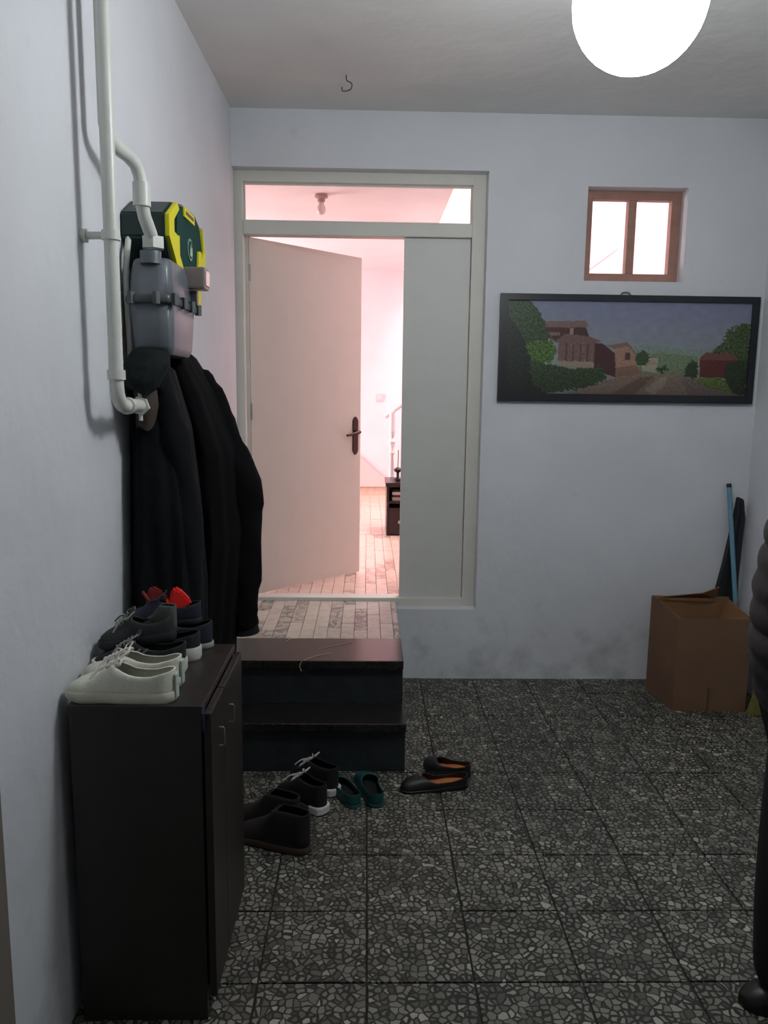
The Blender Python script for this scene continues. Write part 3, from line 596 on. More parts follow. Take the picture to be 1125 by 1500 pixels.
# ------------------------------------------------------------------ shoes
WP = [(0, .12), (.012, .34), (.04, .56), (.09, .78), (.17, .95), (.28, 1), (.45, .9), (.62, .78), (.78, .76), (.9, .70), (.96, .54), (.99, .32), (1, .16)]
def shoe(name, label, toe, heel, z, cfg, group=None, tilt=0, roll=0):
    toe = Vector(toe); heel = Vector(heel); L = (toe-heel).length; W = cfg['W']; side = cfg.get('side', 1)
    a = math.atan2(toe.y-heel.y, toe.x-heel.x)
    T = Thing(name, label, cfg.get('cat', 'shoe'), (heel.x, heel.y, z), a, group)
    if tilt or roll: T.o.rotation_euler = (roll, -tilt, a)
    H = cfg['H']; G = cfg['G']; sh = cfg['sole']; hs = cfg.get('heel', sh); WPx = cfg.get('WP', WP)
    ts = [0, .012, .03, .06, .1, .15, .2, .26, .32, .37, .42, .47, .53, .6, .67, .74, .8, .86, .91, .95, .98, 1]
    cen = lambda t: side*.012*math.sin(PI*min(1, t/.55))*(1 if t < .55 else 0)*(-1)+side*.010*max(0, 1-t/.4)
    sb = lambda t: sh+(hs-sh)*max(0, min(1, (t-.45)/.25))
    # upper
    bm = bmesh.new(); N = 8; rows = []
    for t in ts:
        w_ = interp(WPx, t)*W/2*.97; h = interp(H, t); g = min(interp(G, t)*w_, w_*.92); z0 = sb(t)*.6; c = cen(t)
        tt = t*1.0
        def pt(s, sg):
            an = s*PI/2
            return Vector((L*(1-tt)-(0 if t < 1 else 0), c+sg*(g+(w_-g)*math.cos(an)**.75), z0+(h-z0)*math.sin(an)**.85))
        rows.append(([bm.verts.new(pt(i/(N-1), 1)) for i in range(N)], [bm.verts.new(pt(i/(N-1), -1)) for i in range(N)], g > 1e-4))
    for (l0, r0, o0), (l1, r1, o1) in zip(rows, rows[1:]):
        for i in range(N-1):
            bm.faces.new((l0[i], l0[i+1], l1[i+1], l1[i])); bm.faces.new((r0[i], r1[i], r1[i+1], r0[i+1]))
        if not (o0 or o1): bm.faces.new((l0[-1], r0[-1], r1[-1], l1[-1]))
    for (l, r, o) in (rows[0], rows[-1]):
        for i in range(N-1): bm.faces.new((l[i], r[i], r[i+1], l[i+1]))
    bmesh.ops.remove_doubles(bm, verts=bm.verts, dist=.0004)
    up = T.add('upper', bm, cfg['m'], world=False, smooth=True)
    md = up.modifiers.new('thick', 'SOLIDIFY'); md.thickness = cfg.get('th', .004); md.offset = -1
    # sole: rounded slab, raised under the heel when cfg asks
    bm = bmesh.new(); rr = []
    ez = cfg.get('flare', 1.03)
    for lvl, (fz, fw_) in enumerate([(0, .93), (.18, 1.0), (.8, 1.0), (1, .96)]):
        ring = []
        for sg, tt in [(1, t) for t in ts]+[(-1, t) for t in reversed(ts)]:
            zz = sb(tt)*fz; arch = (hs > sh+.004 and .38 < tt < .66 and fz == 0)
            if arch: zz = (hs-sh)*.7
            zz += cfg.get('spring', .006)*max(0, 1-tt/.12)*(1-fz)
            ring.append(bm.verts.new((L*(.5+(.5-tt)*(ez if True else 1)*fw_**.3), cen(tt)+sg*interp(WPx, tt)*W/2*ez*fw_, zz)))
        rr.append(ring)
    n = len(rr[0])
    for a_, b_ in zip(rr, rr[1:]):
        for k in range(n): bm.faces.new((a_[k], a_[(k+1) % n], b_[(k+1) % n], b_[k]))
    def strip_cap(r):
        h_ = n//2
        for k in range(h_-1): bm.faces.new((r[k], r[k+1], r[n-2-k], r[n-1-k]))
    strip_cap(rr[0]); strip_cap(rr[-1])
    T.add('sole', bm, cfg['ms'], world=False, smooth=True)
    # insole
    bm = bmesh.new(); r1 = []; zt = .002
    for tt in [t for t in ts if t > .2]:
        w_ = interp(WPx, tt)*W/2*.86; r1.append((bm.verts.new((L*(1-tt*.985), cen(tt)+w_, sb(tt)+zt)), bm.verts.new((L*(1-tt*.985), cen(tt)-w_, sb(tt)+zt))))
    for a_, b_ in zip(r1, r1[1:]): bm.faces.new((a_[0], a_[1], b_[1], b_[0]))
    T.add('insole', bm, cfg['mi'], world=False)
    tg0, tg1 = cfg.get('tongue', (0, 0))
    if tg1:
        bm = bmesh.new(); h0 = interp(H, tg0); rw = []
        for k in range(6):
            f = k/5; t = tg0+(tg1-tg0)*f; x_ = L*(1-t); zz = h0-.004+(cfg['tz']-h0)*f; w_ = W*.17*(1+.25*f)
            rw.append([bm.verts.new((x_, cen(t)+w_*s, zz-abs(s)*.008)) for s in (-1, -.5, 0, .5, 1)])
        for a_, b_ in zip(rw, rw[1:]):
            for k in range(4): bm.faces.new((a_[k], a_[k+1], b_[k+1], b_[k]))
        tg = T.add('tongue', bm, cfg.get('mt', cfg['m']), world=False, smooth=True)
        s_ = tg.modifiers.new('thick', 'SOLIDIFY'); s_.thickness = .005
    if cfg.get('laces'):
        ml = cfg['ml']; n0, n1 = cfg.get('lt', (.26, .46)); bm = bmesh.new(); prev = None
        for k in range(6):
            t = n0+(n1-n0)*k/5; x_ = L*(1-t); w_ = W*.16; g = interp(G, t); zt = interp(H, t)+.004
            tube(bm, [(x_, cen(t)-w_*1.1, zt-.008), (x_+.003, cen(t)-w_*.4, zt+.001), (x_+.003, cen(t)+w_*.4, zt+.001), (x_, cen(t)+w_*1.1, zt-.008)], .0021, 6)
            if prev: tube(bm, [(prev, cen(t)-w_*1.1, prevz), (x_, cen(t)+w_*.9, zt-.004)], .0018, 6)
            prev, prevz = x_, zt-.006
        t = n1; x_ = L*(1-t); zt = interp(H, t)+.004
        for s in (-1, 1):
            tube(bm, smooth_path([(x_, cen(t), zt), (x_-.01, cen(t)+s*.025, zt+.018), (x_+.012, cen(t)+s*.045, zt+.004), (x_+.01, cen(t)+s*.02, zt)]), .0024, 6)
            tube(bm, smooth_path([(x_, cen(t), zt), (x_+.03, cen(t)+s*.03, zt-.002), (x_+.05, cen(t)+s*.055, zt-.022)]), .0024, 6)
        T.add('laces', bm, ml, world=False, smooth=True)
    if cfg.get('toecap'):
        bm = bmesh.new(); rows = []
        for t in [0.0, .012, .03, .06, .1, .15, .19]:
            w_ = interp(WPx, t)*W/2*1.0; h = interp(H, t)+.0015; c = cen(t); z0 = sb(t)*.6
            rows.append([bm.verts.new((L*(1-t)+.0015, c+w_*math.cos(PI*k/12), z0+(h-z0)*math.sin(PI*k/12)**.85)) for k in range(13)])
        for a_, b_ in zip(rows, rows[1:]):
            for k in range(12): bm.faces.new((a_[k], a_[k+1], b_[k+1], b_[k]))
        T.add('toe_cap', bm, cfg['mcap'], world=False, smooth=True)
    if cfg.get('heeltab'):
        bm = bmesh.new(); hh = interp(H, 1)
        box(bm, -.006, -W*.13, sb(1)*.2, .0, W*.13, hh*.86, bev=.003); T.add('heel_tab', bm, cfg['mh'], world=False)
    if cfg.get('stripe'):
        for s in (-1, 1):
            for t in (.42, .5, .58):
                bm = bmesh.new(); w_ = interp(WPx, t)*W/2
                tube(bm, [(L*(1-t)+.02, cen(t)+s*w_*.99, sb(t)+.008), (L*(1-t)-.01, cen(t)+s*w_*.93, sb(t)+.035)], .003, 5)
                T.add('stripe', bm, cfg['mstripe'], world=False)
    if cfg.get('buckle'):
        t = .3; bm = bmesh.new(); zt = interp(H, t)+.003
        tube(bm, [(L*(1-t), -.012, zt), (L*(1-t), .012, zt)], .003, 6); bm2 = T.add('buckle', bm, M_CHROME, world=False)
    return T
def MM(n, c, r=.7, **k): return mat(n, c, r, **k)
M_WC = MM('white_canvas', (214, 214, 198), .75, var=.06, vscale=40, bump=.15, bscale=200)
M_WR = MM('off_white_rubber', (206, 204, 184), .55, var=.08, vscale=25)
M_GI = MM('grey_lining', (118, 120, 108), .85)
M_BK = MM('black_mesh', (22, 24, 27), .8, var=.5, vscale=90, bump=.3, bscale=200)
M_DK = MM('charcoal_upper', (34, 36, 38), .75, var=.2)
M_NVY = MM('navy_upper', (26, 30, 48), .75, var=.2)
M_BIN = MM('black_inside', (10, 10, 11), .9)
M_WLACE = MM('pale_lace', (196, 188, 182), .8)
M_GLACE = MM('grey_lace', (120, 122, 116), .8)
HS = [(0, .026), (.03, .042), (.1, .052), (.2, .060), (.3, .072), (.42, .088), (.5, .082), (.62, .068), (.78, .066), (.92, .076), (1, .080)]
GS = [(0, 0), (.41, 0), (.43, .35), (.5, .62), (.7, .8), (1, .85)]
base = dict(W=.098, H=HS, G=GS, sole=.026, m=M_WC, ms=M_WR, mi=M_GI, tongue=(.34, .50), tz=.105, laces=True, ml=M_WLACE, spring=.01)
def cf(**k): d = dict(base); d.update(k); return d
ZT = cz
white = cf(toecap=False, heeltab=True, mh=MM('pale_green_tab', (176, 190, 178), .6))
# toe towards the wall (-x), heel towards the room
shoe('sneaker', 'white lace-up sneaker lying nearest the camera on top of the cabinet', (-.728, 1.848), (-.466, 1.836), ZT, cf(**{**white, 'side': 1}), 'white sneakers on the cabinet')
shoe('sneaker', 'white lace-up sneaker just behind the nearest one on the cabinet', (-.732, 1.942), (-.474, 1.933), ZT, cf(**{**white, 'side': -1}), 'white sneakers on the cabinet')
spk = cf(m=M_BK, ms=MM('white_midsole', (204, 206, 198), .6), mi=M_BIN, ml=M_GLACE, sole=.038, stripe=True, mstripe=MM('silver_grey', (120, 124, 122), .5), tz=.12, W=.1, mt=M_DK)
shoe('running_shoe', 'speckled black running shoe with thick white heel sole behind the white sneakers', (-.730, 2.028), (-.487, 2.038), ZT, cf(**{**spk, 'side': 1}), 'black running shoes on the cabinet')
shoe('running_shoe', 'black running shoe with white heel sole, second from the white sneakers on the cabinet', (-.730, 2.123), (-.470, 2.140), ZT, cf(**{**spk, 'side': -1}), 'black running shoes on the cabinet')
drk = cf(m=M_DK, ms=MM('dark_sole', (30, 32, 34), .6), mi=M_BIN, ml=M_GLACE, sole=.026, W=.095, tz=.11)
def propped(*a, **k): return shoe(*a, **k)
# shoes lying on top of the running shoes
shoe('sneaker', 'charcoal low sneaker resting slanted on top of the black running shoes', (-.725, 2.06), (-.53, 2.11), ZT+.072, cf(**{**drk, 'H': [(a, b*.85) for a, b in HS]}), 'dark sneakers piled on the cabinet', tilt=-.10)
shoe('sneaker', 'navy low sneaker with thin white sole edge at the far end of the cabinet top', (-.70, 2.22), (-.455, 2.24), ZT, cf(m=M_NVY, ms=MM('white_sole_line', (150, 152, 150), .6), mi=M_BIN, ml=MM('navy_lace', (30, 34, 50), .8), sole=.018, W=.088), 'dark sneakers piled on the cabinet')
shoe('sneaker', 'dark navy sneaker stacked on the navy one under the hanging coats', (-.70, 2.235), (-.49, 2.25), ZT+.072, cf(m=M_NVY, ms=M_DK, mi=M_BIN, ml=MM('navy_lace_two', (30, 34, 50), .8), sole=.018, W=.086, H=[(a, b*.8) for a, b in HS], tz=.09), 'dark sneakers piled on the cabinet')
# grey round ankle boot collar on the pile
shoe('ankle_boot', 'small grey ankle boot with rounded collar standing on the shoe pile', (-.625, 2.135), (-.53, 2.115), ZT+.085, dict(W=.055, H=[(0, .018), (.05, .03), (.2, .04), (.4, .062), (.5, .075), (.7, .078), (1, .075)], G=[(0, 0), (.46, 0), (.5, .4), (.6, .7), (1, .8)], sole=.008, m=MM('grey_green_suede', (78, 84, 78), .9), ms=M_DK, mi=M_BIN, cat='boot'))
M_RED = MM('bright_red_rubber', (226, 34, 30), .45); 
for (lab, tx, ty, hx, hy, zz, tl) in [('small bright red clog tipped heel up on top of the shoe pile', -.56, 2.32, -.53, 2.30, ZT+.13, 0), ]:
    t = Thing('clog', lab, 'shoe', (-.553, 2.245, ZT+.112), .3)
    bm = bmesh.new(); prism(bm, [(-.030, 0), (-.012, 0), (.004, .012), (.036, .016), (.036, .026), (.006, .062), (-.010, .068), (-.018, .060), (-.026, .03)], 'y', -.022, .022, bev=.006); t.add('shell', bm, M_RED, world=False, smooth=True)
    t.add('strap', tube(bmesh.new(), smooth_path([(-.024, -.024, .012), (-.032, -.012, .03), (-.033, .012, .03), (-.024, .024, .012)]), .0045, 6), M_RED, world=False, smooth=True)
t = Thing('clog', 'red clog, its colour darkened for the shade of the coats, behind the bright one', 'shoe', (-.625, 2.27, ZT+.118), .4)
M_RED_SHADE = MM('shaded_red_rubber', (120, 26, 24), .6)  # darker copy of the bright red, coat shade put into the colour
bm = bmesh.new(); prism(bm, [(-.030, 0), (.03, 0), (.034, .02), (.01, .048), (-.012, .058), (-.026, .04)], 'y', -.020, .020, bev=.006); t.add('shell', bm, M_RED_SHADE, world=False, smooth=True)
t.add('strap', tube(bmesh.new(), smooth_path([(-.024, -.022, .02), (-.036, -.01, .04), (-.036, .01, .04), (-.024, .022, .02)]), .0045, 6), M_RED_SHADE, world=False, smooth=True)

# --- floor shoes
M_BRB = MM('dark_brown_suede', (26, 20, 19), .9, var=.2); M_BRS = MM('brown_rubber_sole', (70, 54, 46), .7)
bt = dict(W=.105, H=[(0, .035), (.04, .055), (.15, .066), (.3, .082), (.42, .105), (.5, .135), (.56, .148), (.75, .150), (1, .146)], G=[(0, 0), (.5, 0), (.53, .35), (.6, .62), (1, .75)], sole=.026, m=M_BRB, ms=M_BRS, mi=M_BIN, cat='boot', th=.006, tongue=(.46, .58), tz=.155)
shoe('ankle_boot', 'dark brown ankle boot with brown sole, nearer of the floor pair beside the cabinet', (-.455, 2.640), (-.190, 2.535), 0, {**bt, 'side': 1}, 'brown ankle boots')
shoe('ankle_boot', 'dark brown ankle boot on the floor behind its mate, closer to the steps', (-.49, 2.755), (-.235, 2.645), 0, {**bt, 'side': -1}, 'brown ankle boots')
M_WHR = MM('white_heel_rubber', (212, 208, 206), .5)
HB = [(0, .026), (.03, .044), (.1, .054), (.2, .064), (.3, .082), (.42, .108), (.5, .118), (.62, .112), (.78, .112), (.92, .118), (1, .12)]
bs = dict(W=.098, H=HB, G=[(0, 0), (.45, 0), (.48, .35), (.56, .6), (1, .75)], sole=.030, m=MM('black_suede', (15, 14, 15), .8), ms=MM('mauve_grey_sole', (96, 84, 82), .6), mi=M_BIN, laces=True, ml=M_WLACE, lt=(.28, .50), tongue=(.36, .52), tz=.135, th=.005)
def heel_patch(T, W):
    bm = bmesh.new(); rows = []
    for t in [1.0, .98, .95, .9, .84, .78]:
        w_ = interp(WP, t)*W/2*1.07; L = .27
        rows.append([(w_, L*(1-t)-.004), ])
    pts = [(-.006, -.014), (-.006, .014), (.0, .03), (.014, .038), (.05, .0405), (.05, -.0405), (.014, -.038), (.0, -.03)]
    prism(bm, pts, 'z', .004, .034, bev=.003); T.add('heel_block', bm, M_WHR, world=False, smooth=True)
a = shoe('high_sneaker', 'black laced sneaker with white heel block, nearer of the pair before the steps', (-.335, 2.955), (-.150, 2.785), 0, {**bs, 'side': 1}, 'black laced sneakers by the steps'); heel_patch(a, .098)
a = shoe('high_sneaker', 'black laced sneaker with white heel block, farther one against the steps', (-.305, 3.085), (-.110, 2.925), 0, {**bs, 'side': -1}, 'black laced sneakers by the steps'); heel_patch(a, .098)
M_TEAL = MM('teal_rubber', (20, 72, 72), .5)
ft = dict(W=.095, H=[(0, .02), (.04, .034), (.12, .042), (.22, .048), (.3, .05), (.5, .042), (.75, .046), (1, .054)], G=[(0, 0), (.28, 0), (.31, .4), (.4, .8), (.6, .88), (1, .88)], sole=.012, m=M_TEAL, ms=M_TEAL, mi=M_BIN, th=.003)
shoe('ballet_flat', 'teal slip-on flat, left one of the pair before the steps', (-.130, 3.055), (-.030, 2.830), 0, {**ft, 'side': -1}, 'teal flats')
shoe('ballet_flat', 'teal slip-on flat, right one of the pair before the steps', (-.012, 3.078), (.056, 2.835), 0, {**ft, 'side': 1}, 'teal flats')
M_LO = MM('black_loafer_leather', (20, 17, 18), .5); M_TAN = MM('orange_tan_insole', (178, 104, 52), .6)
lo = dict(W=.098, H=[(0, .022), (.04, .036), (.12, .045), (.25, .052), (.34, .054), (.5, .036), (.75, .040), (1, .056)], G=[(0, 0), (.34, 0), (.37, .5), (.45, .82), (.6, .9), (1, .9)], sole=.010, heel=.022, m=M_LO, ms=M_LO, mi=M_TAN, buckle=True, th=.003)
shoe('loafer', 'black loafer with tan insole and small buckle, nearer of the pair right of the steps', (.150, 2.975), (.428, 3.005), 0, {**lo, 'side': 1}, 'black loafers')
shoe('loafer', 'black loafer lying behind its mate, with its toe turned away towards the wall', (.262, 3.190), (.450, 3.085), 0, {**lo, 'side': -1}, 'black loafers')
shoe('slipper', 'yellow slipper peeping out behind the far corner of the cabinet', (-.505, 3.06), (-.66, 2.93), 0, dict(W=.07, H=[(0, .03), (.05, .05), (.2, .065), (.5, .055), (1, .05)], G=[(0, 0), (.4, 0), (.45, .6), (1, .85)], sole=.012, m=MM('yellow_rubber', (150, 122, 40), .6), ms=MM('yellow_sole', (140, 110, 40), .6), mi=M_BIN, cat='slipper'))

# ------------------------------------------------------------------ framed picture
px0, px1, pz0, pz1 = .700, 2.088, 1.572, 2.137
pc = Thing('framed_picture', 'long black-framed painting of a village road with wooden houses', 'picture', (1.395, D, 1.57))
FM = mat('black_frame', (24, 26, 32), .35)
fy = D-.028; bw = .044
pc.add('frame_bar', prism(bmesh.new(), [(px0, pz1), (px1, pz1), (px1-bw*.8, pz1-bw*.75), (px0+bw, pz1-bw*.75)], 'y', fy, D-.001), FM)
pc.add('frame_bar', prism(bmesh.new(), [(px0, pz0), (px1, pz0), (px1-bw*.8, pz0+bw), (px0+bw, pz0+bw)], 'y', fy, D-.001), FM)
pc.add('frame_bar', prism(bmesh.new(), [(px0, pz0), (px0+bw, pz0+bw), (px0+bw, pz1-bw*.75), (px0, pz1)], 'y', fy, D-.001), FM)
pc.add('frame_bar', prism(bmesh.new(), [(px1, pz0), (px1-bw*.8, pz0+bw), (px1-bw*.8, pz1-bw*.75), (px1, pz1)], 'y', fy, D-.001), FM)
pc.add('hanger', tube(bmesh.new(), smooth_path([(1.335, D-.012, pz1), (1.345, D-.012, pz1+.012), (1.365, D-.012, pz1+.016), (1.385, D-.012, pz1+.012), (1.395, D-.012, pz1)]), .004, 6), M_CHROME)
def inpoly(x, y, P):
    c = False; j = len(P)-1
    for i in range(len(P)):
        if (P[i][1] > y) != (P[j][1] > y) and x < (P[j][0]-P[i][0])*(y-P[i][1])/(P[j][1]-P[i][1])+P[i][0]: c = not c
        j = i
    return c
SH = [  # painted shapes in painting pixels (970 x 370), (colour, noise amount, polygon)
 ((118, 132, 124), .08, [(480, 175), (560, 168), (640, 178), (760, 186), (830, 182), (830, 300), (480, 300)]),
 ((104, 120, 92), .12, [(540, 215), (620, 200), (760, 214), (830, 225), (830, 300), (520, 300)]),
 ((128, 108, 94), .10, [(235, 370), (380, 322), (470, 292), (580, 285), (700, 288), (800, 300), (900, 340), (950, 370)]),
 ((104, 82, 66), .12, [(420, 370), (540, 300), (600, 292), (560, 330), (520, 370)]),
 ((150, 132, 118), .08, [(560, 350), (620, 300), (650, 292), (640, 330), (600, 370)]),
 ((112, 98, 92), .1, [(700, 300), (800, 305), (900, 345), (940, 370), (740, 370)]),
 ((90, 62, 52), .1, [(130, 130), (150, 85), (300, 84), (330, 150), (200, 165)]),
 ((112, 92, 86), .08, [(140, 82), (308, 78), (322, 98), (300, 106), (150, 104)]),
 ((66, 40, 38), .1, [(130, 110), (312, 104), (330, 150), (200, 160)]),
 ((150, 118, 104), .05, [(248, 108), (262, 108), (264, 148), (248, 148)]),
 ((120, 92, 82), .05, [(165, 124), (210, 124), (210, 138), (165, 138)]),
 ((106, 82, 78), .08, [(190, 160), (235, 130), (330, 140), (380, 160), (350, 166), (195, 166)]),
 ((110, 84, 78), .12, [(205, 166), (350, 166), (352, 240), (206, 236)]),
 ((82, 60, 56), .05, [(235, 168), (242, 168), (242, 236), (235, 236)]), ((82, 60, 56), .05, [(262, 168), (269, 168), (269, 236), (262, 236)]),
 ((82, 60, 56), .05, [(292, 168), (299, 168), (299, 238), (292, 238)]), ((82, 60, 56), .05, [(320, 168), (327, 168), (327, 238), (320, 238)]),
 ((140, 126, 112), .06, [(196, 236), (352, 240), (350, 274), (230, 262)]),
 ((66, 34, 36), .08, [(350, 165), (385, 168), (440, 210), (440, 300), (352, 275)]),
 ((118, 92, 82), .06, [(392, 175), (480, 160), (520, 205), (530, 215), (500, 205), (480, 180), (430, 186)]),
 ((146, 114, 98), .07, [(432, 186), (482, 176), (520, 212), (522, 290), (440, 280)]),
 ((80, 48, 46), .05, [(474, 200), (496, 204), (496, 232), (474, 230)]),
 ((124, 92, 78), .08, [(440, 262), (520, 250), (545, 285), (440, 300)]),
 ((152, 146, 128), .05, [(540, 222), (606, 222), (608, 282), (545, 272)]),
 ((150, 128, 116), .05, [(540, 240), (580, 228), (605, 242), (605, 248), (540, 248)]),
 ((50, 68, 38), .25, [(515, 215), (545, 190), (575, 210), (560, 250), (520, 250)]),
 ((104, 66, 58), .08, [(768, 222), (800, 196), (930, 196), (960, 226), (770, 226)]),
 ((86, 36, 34), .1, [(770, 226), (935, 226), (930, 300), (772, 296)]),
 ((140, 130, 130), .0, [(768, 210), (775, 210), (777, 300), (770, 300)]),
 ((42, 58, 34), .3, [(720, 260), (742, 225), (768, 240), (772, 300), (716, 296)]),
 ((36, 56, 30), .35, [(600, 262), (640, 248), (650, 268), (630, 280), (604, 276)]),
 ((88, 106, 44), .25, [(760, 305), (860, 296), (940, 340), (900, 356), (800, 330)]),
 ((36, 52, 30), .35, [(880, 300), (880, 240), (970, 220), (970, 370), (920, 360)]),
 ((58, 74, 42), .4, [(820, 198), (860, 150), (880, 110), (930, 80), (970, 82), (970, 230), (940, 230), (900, 200)]),
 ((48, 66, 38), .4, [(-60, -60), (70, -60), (90, 8), (130, 50), (150, 90), (170, 150), (140, 190), (150, 250), (70, 370), (-60, 420)]),
 ((66, 94, 40), .35, [(80, 180), (120, 160), (185, 158), (200, 200), (180, 244), (100, 240)]),
 ((44, 62, 34), .4, [(80, 270), (140, 244), (260, 268), (390, 262), (405, 310), (330, 340), (180, 368), (60, 370), (60, 300)]),
 ((26, 34, 26), .4, [(-60, 20), (0, 60), (60, 130), (90, 220), (110, 330), (170, 370), (170, 430), (-60, 430)]),
]
def paint(x, y):
    n1 = noise.noise(Vector((x*.03, y*.05, 3))); n2 = noise.noise(Vector((x*.11, y*.14, 9)))
    xx = x+6*n2+5*n1; yy = y+5*n2+4*n1
    t = min(1, y/230); c = [116+14*t, 120+16*t, 146-8*t]
    c = [v*(1+.05*n1) for v in c]
    for col, na, P in SH:
        wob = 1+2.2*na*4
        if inpoly(x+(xx-x)*na*5, y+(yy-y)*na*5, P):
            f = 1+na*1.8*n2+na*1.6*noise.noise(Vector((x*.3, y*.3, 1))); c = [v*f for v in col]
    dk = 1.02*(1-.25*max(0, (y-250)/120))
    return [max(0, min(255, v*dk)) for v in c]
NX, NY = 330, 126
ax0, ax1, az0, az1 = px0+bw-.002, px1-bw*.8+.002, pz0+bw-.002, pz1-bw*.75+.002
verts, faces, cols = [], [], []
for j in range(NY+1):
    for i in range(NX+1):
        verts.append((ax0+(ax1-ax0)*i/NX, D-.012, az1+(az0-az1)*j/NY)); cols.append(lin(paint(970*i/NX, 370*j/NY)))
for j in range(NY):
    for i in range(NX):
        k = j*(NX+1)+i; faces.append((k, k+NX+1, k+NX+2, k+1))
me = bpy.data.meshes.new('canvas'); me.from_pydata(verts, [], faces)
at = me.color_attributes.new('paint', 'FLOAT_COLOR', 'POINT')
at.data.foreach_set('color', [v for c in cols for v in c])
pm = bpy.data.materials.new('painting_print'); pm.use_nodes = True; nt = pm.node_tree; an = nt.nodes.new('ShaderNodeVertexColor'); an.layer_name = 'paint'
nt.links.new(an.outputs[0], nt.nodes['Principled BSDF'].inputs['Base Color']); nt.nodes['Principled BSDF'].inputs['Roughness'].default_value = .4
me.materials.append(pm); me.transform(pc.inv); cv = bpy.data.objects.new('canvas', me); COL.objects.link(cv); cv.parent = pc.o

# ------------------------------------------------------------------ cardboard box
cbx = Thing('cardboard_box', 'open brown cardboard box standing on the floor in the back right corner', 'box', (1.78, 3.93, 0))
FL, FR, BL, BR = Vector((1.592, 3.79)), Vector((1.968, 3.775)), Vector((1.560, 4.085)), Vector((1.985, 4.085))
def panel(a, b, z0, za, zb, th=.005, lean=0):
    """upright cardboard panel from a to b, top heights za, zb"""
    bm = bmesh.new(); n = Vector((b.y-a.y, -(b.x-a.x))).normalized()*th
    P = [(a.x, a.y, z0), (b.x, b.y, z0), (b.x, b.y, zb), (a.x, a.y, za)]
    v0 = [bm.verts.new(p) for p in P]; v1 = [bm.verts.new((p[0]-n.x, p[1]-n.y, p[2])) for p in P]
    bm.faces.new(v0); bm.faces.new(v1[::-1])
    for i in range(4): bm.faces.new((v0[i], v0[(i+1) % 4], v1[(i+1) % 4], v1[i]))
    return bm
cbx.add('side_panel', panel(FL, FR, 0, .49, .495), M_CARD)
cbx.add('side_panel', panel(BL, FL, 0, .535, .49), M_CARD)
cbx.add('side_panel', panel(BR, BL, 0, .53, .535), M_CARDI)
cbx.add('side_panel', panel(FR, BR, 0, .495, .52), M_CARDI)
cbx.add('bottom_panel', B(1.60, 3.80, .001, 1.965, 4.08, .006), M_CARDI)
def quad(P, th=.004):
    bm = bmesh.new(); vs__ = [bm.verts.new(p) for p in P]; f = bm.faces.new(vs__); bm.normal_update()
    r = bmesh.ops.extrude_face_region(bm, geom=[f]); nn = f.normal.copy()*th
    for v in [g for g in r['geom'] if isinstance(g, bmesh.types.BMVert)]: v.co += nn
    return bm
cbx.add('flap', quad([(1.575, 4.06, .53), (1.895, 4.05, .53), (1.89, 4.0, .605), (1.80, 4.0, .57)]), M_CARDI)
cbx.add('flap', quad([(1.605, 3.80, .488), (1.575, 4.07, .53), (1.66, 4.05, .40), (1.685, 3.82, .38)]), M_CARDI)
cbx.add('flap', quad([(1.962, 3.80, .493), (1.975, 4.07, .52), (1.91, 4.06, .36), (1.90, 3.82, .36)]), M_CARDI)
cbx.add('tape_seam', B(1.770, 3.7795, .0, 1.776, 3.7835, .13), mat('tape_edge', (92, 64, 46), .5))
cbx.add('print_mark', prism(bmesh.new(), [(3.90, .22), (3.97, .22), (3.97, .25), (3.935, .30), (3.90, .25)], 'x', 1.5785, 1.5805), mat('faded_red_print', (134, 62, 48), .8), label='faded red printed mark')

# ------------------------------------------------------------------ poles and broom in the corner
M_BLUE = mat('light_blue_plastic', (104, 150, 172), .45)
bp_ = Thing('broom_stick', 'light blue pole with a black cap leaning in the corner behind the box', 'pole', (2.06, 3.95, 0))
p0, p1 = Vector((2.085, 4.16, .0)), Vector((2.0, 4.215, 1.118))
p0 = Vector((2.098, 4.10, .012))
bp_.add('pole', tube(bmesh.new(), [p0+(p1-p0)*.42, p1], .0125, 14), M_BLUE, smooth=True)
bp_.add('lower_pole', tube(bmesh.new(), [p0, p0+(p1-p0)*.42], .014, 14), mat('grey_metal_tube', (126, 128, 126), .4, .4), smooth=True)
bp_.add('cap', tube(bmesh.new(), [p1, p1+(p1-p0).normalized()*.02], [.0145, .012], 14), M_BLACKP, smooth=True)
sb_ = Thing('folded_tripod_bag', 'long dark blade-shaped bag leaning in the corner behind the blue pole', 'bag', (2.03, 4.18, 0))
bm = bmesh.new()
pts = [(2.050, 1.065), (2.082, 1.052), (2.095, .95), (2.090, .80), (2.085, .6), (2.10, .3), (2.095, .01), (1.99, .01), (1.955, .3), (1.965, .5), (2.0, .68), (2.018, .8), (2.04, .95)]
prism(bm, pts, 'y', 4.195, 4.232, bev=.005); sb_.add('sheath', bm, mat('dark_navy_nylon', (26, 27, 33), .6, bump=.2), smooth=False)
sb_.add('zip', tube(bmesh.new(), smooth_path([(2.066, 4.193, 1.03), (2.055, 4.193, .8), (2.03, 4.193, .5), (2.03, 4.193, .1)]), .003, 6), M_BLACKP)
hb_ = Thing('hand_broom', 'small olive straw hand broom with a white collar beside the cardboard box', 'broom', (2.0, 3.76, 0))
bm = bmesh.new()
R_ = []
for (z, rx, ry) in [(.002, .045, .018), (.03, .042, .018), (.08, .03, .016), (.12, .021, .014)]:
    R_.append([bm.verts.new((2.008+rx*math.cos(2*PI*k/40)*(1+.06*(k % 2)), 3.74+ry*math.sin(2*PI*k/40)*(1+.1*(k % 2)), z)) for k in range(40)])
for a_, b_ in zip(R_, R_[1:]):
    for k in range(40): bm.faces.new((a_[k], a_[(k+1) % 40], b_[(k+1) % 40], b_[k]))
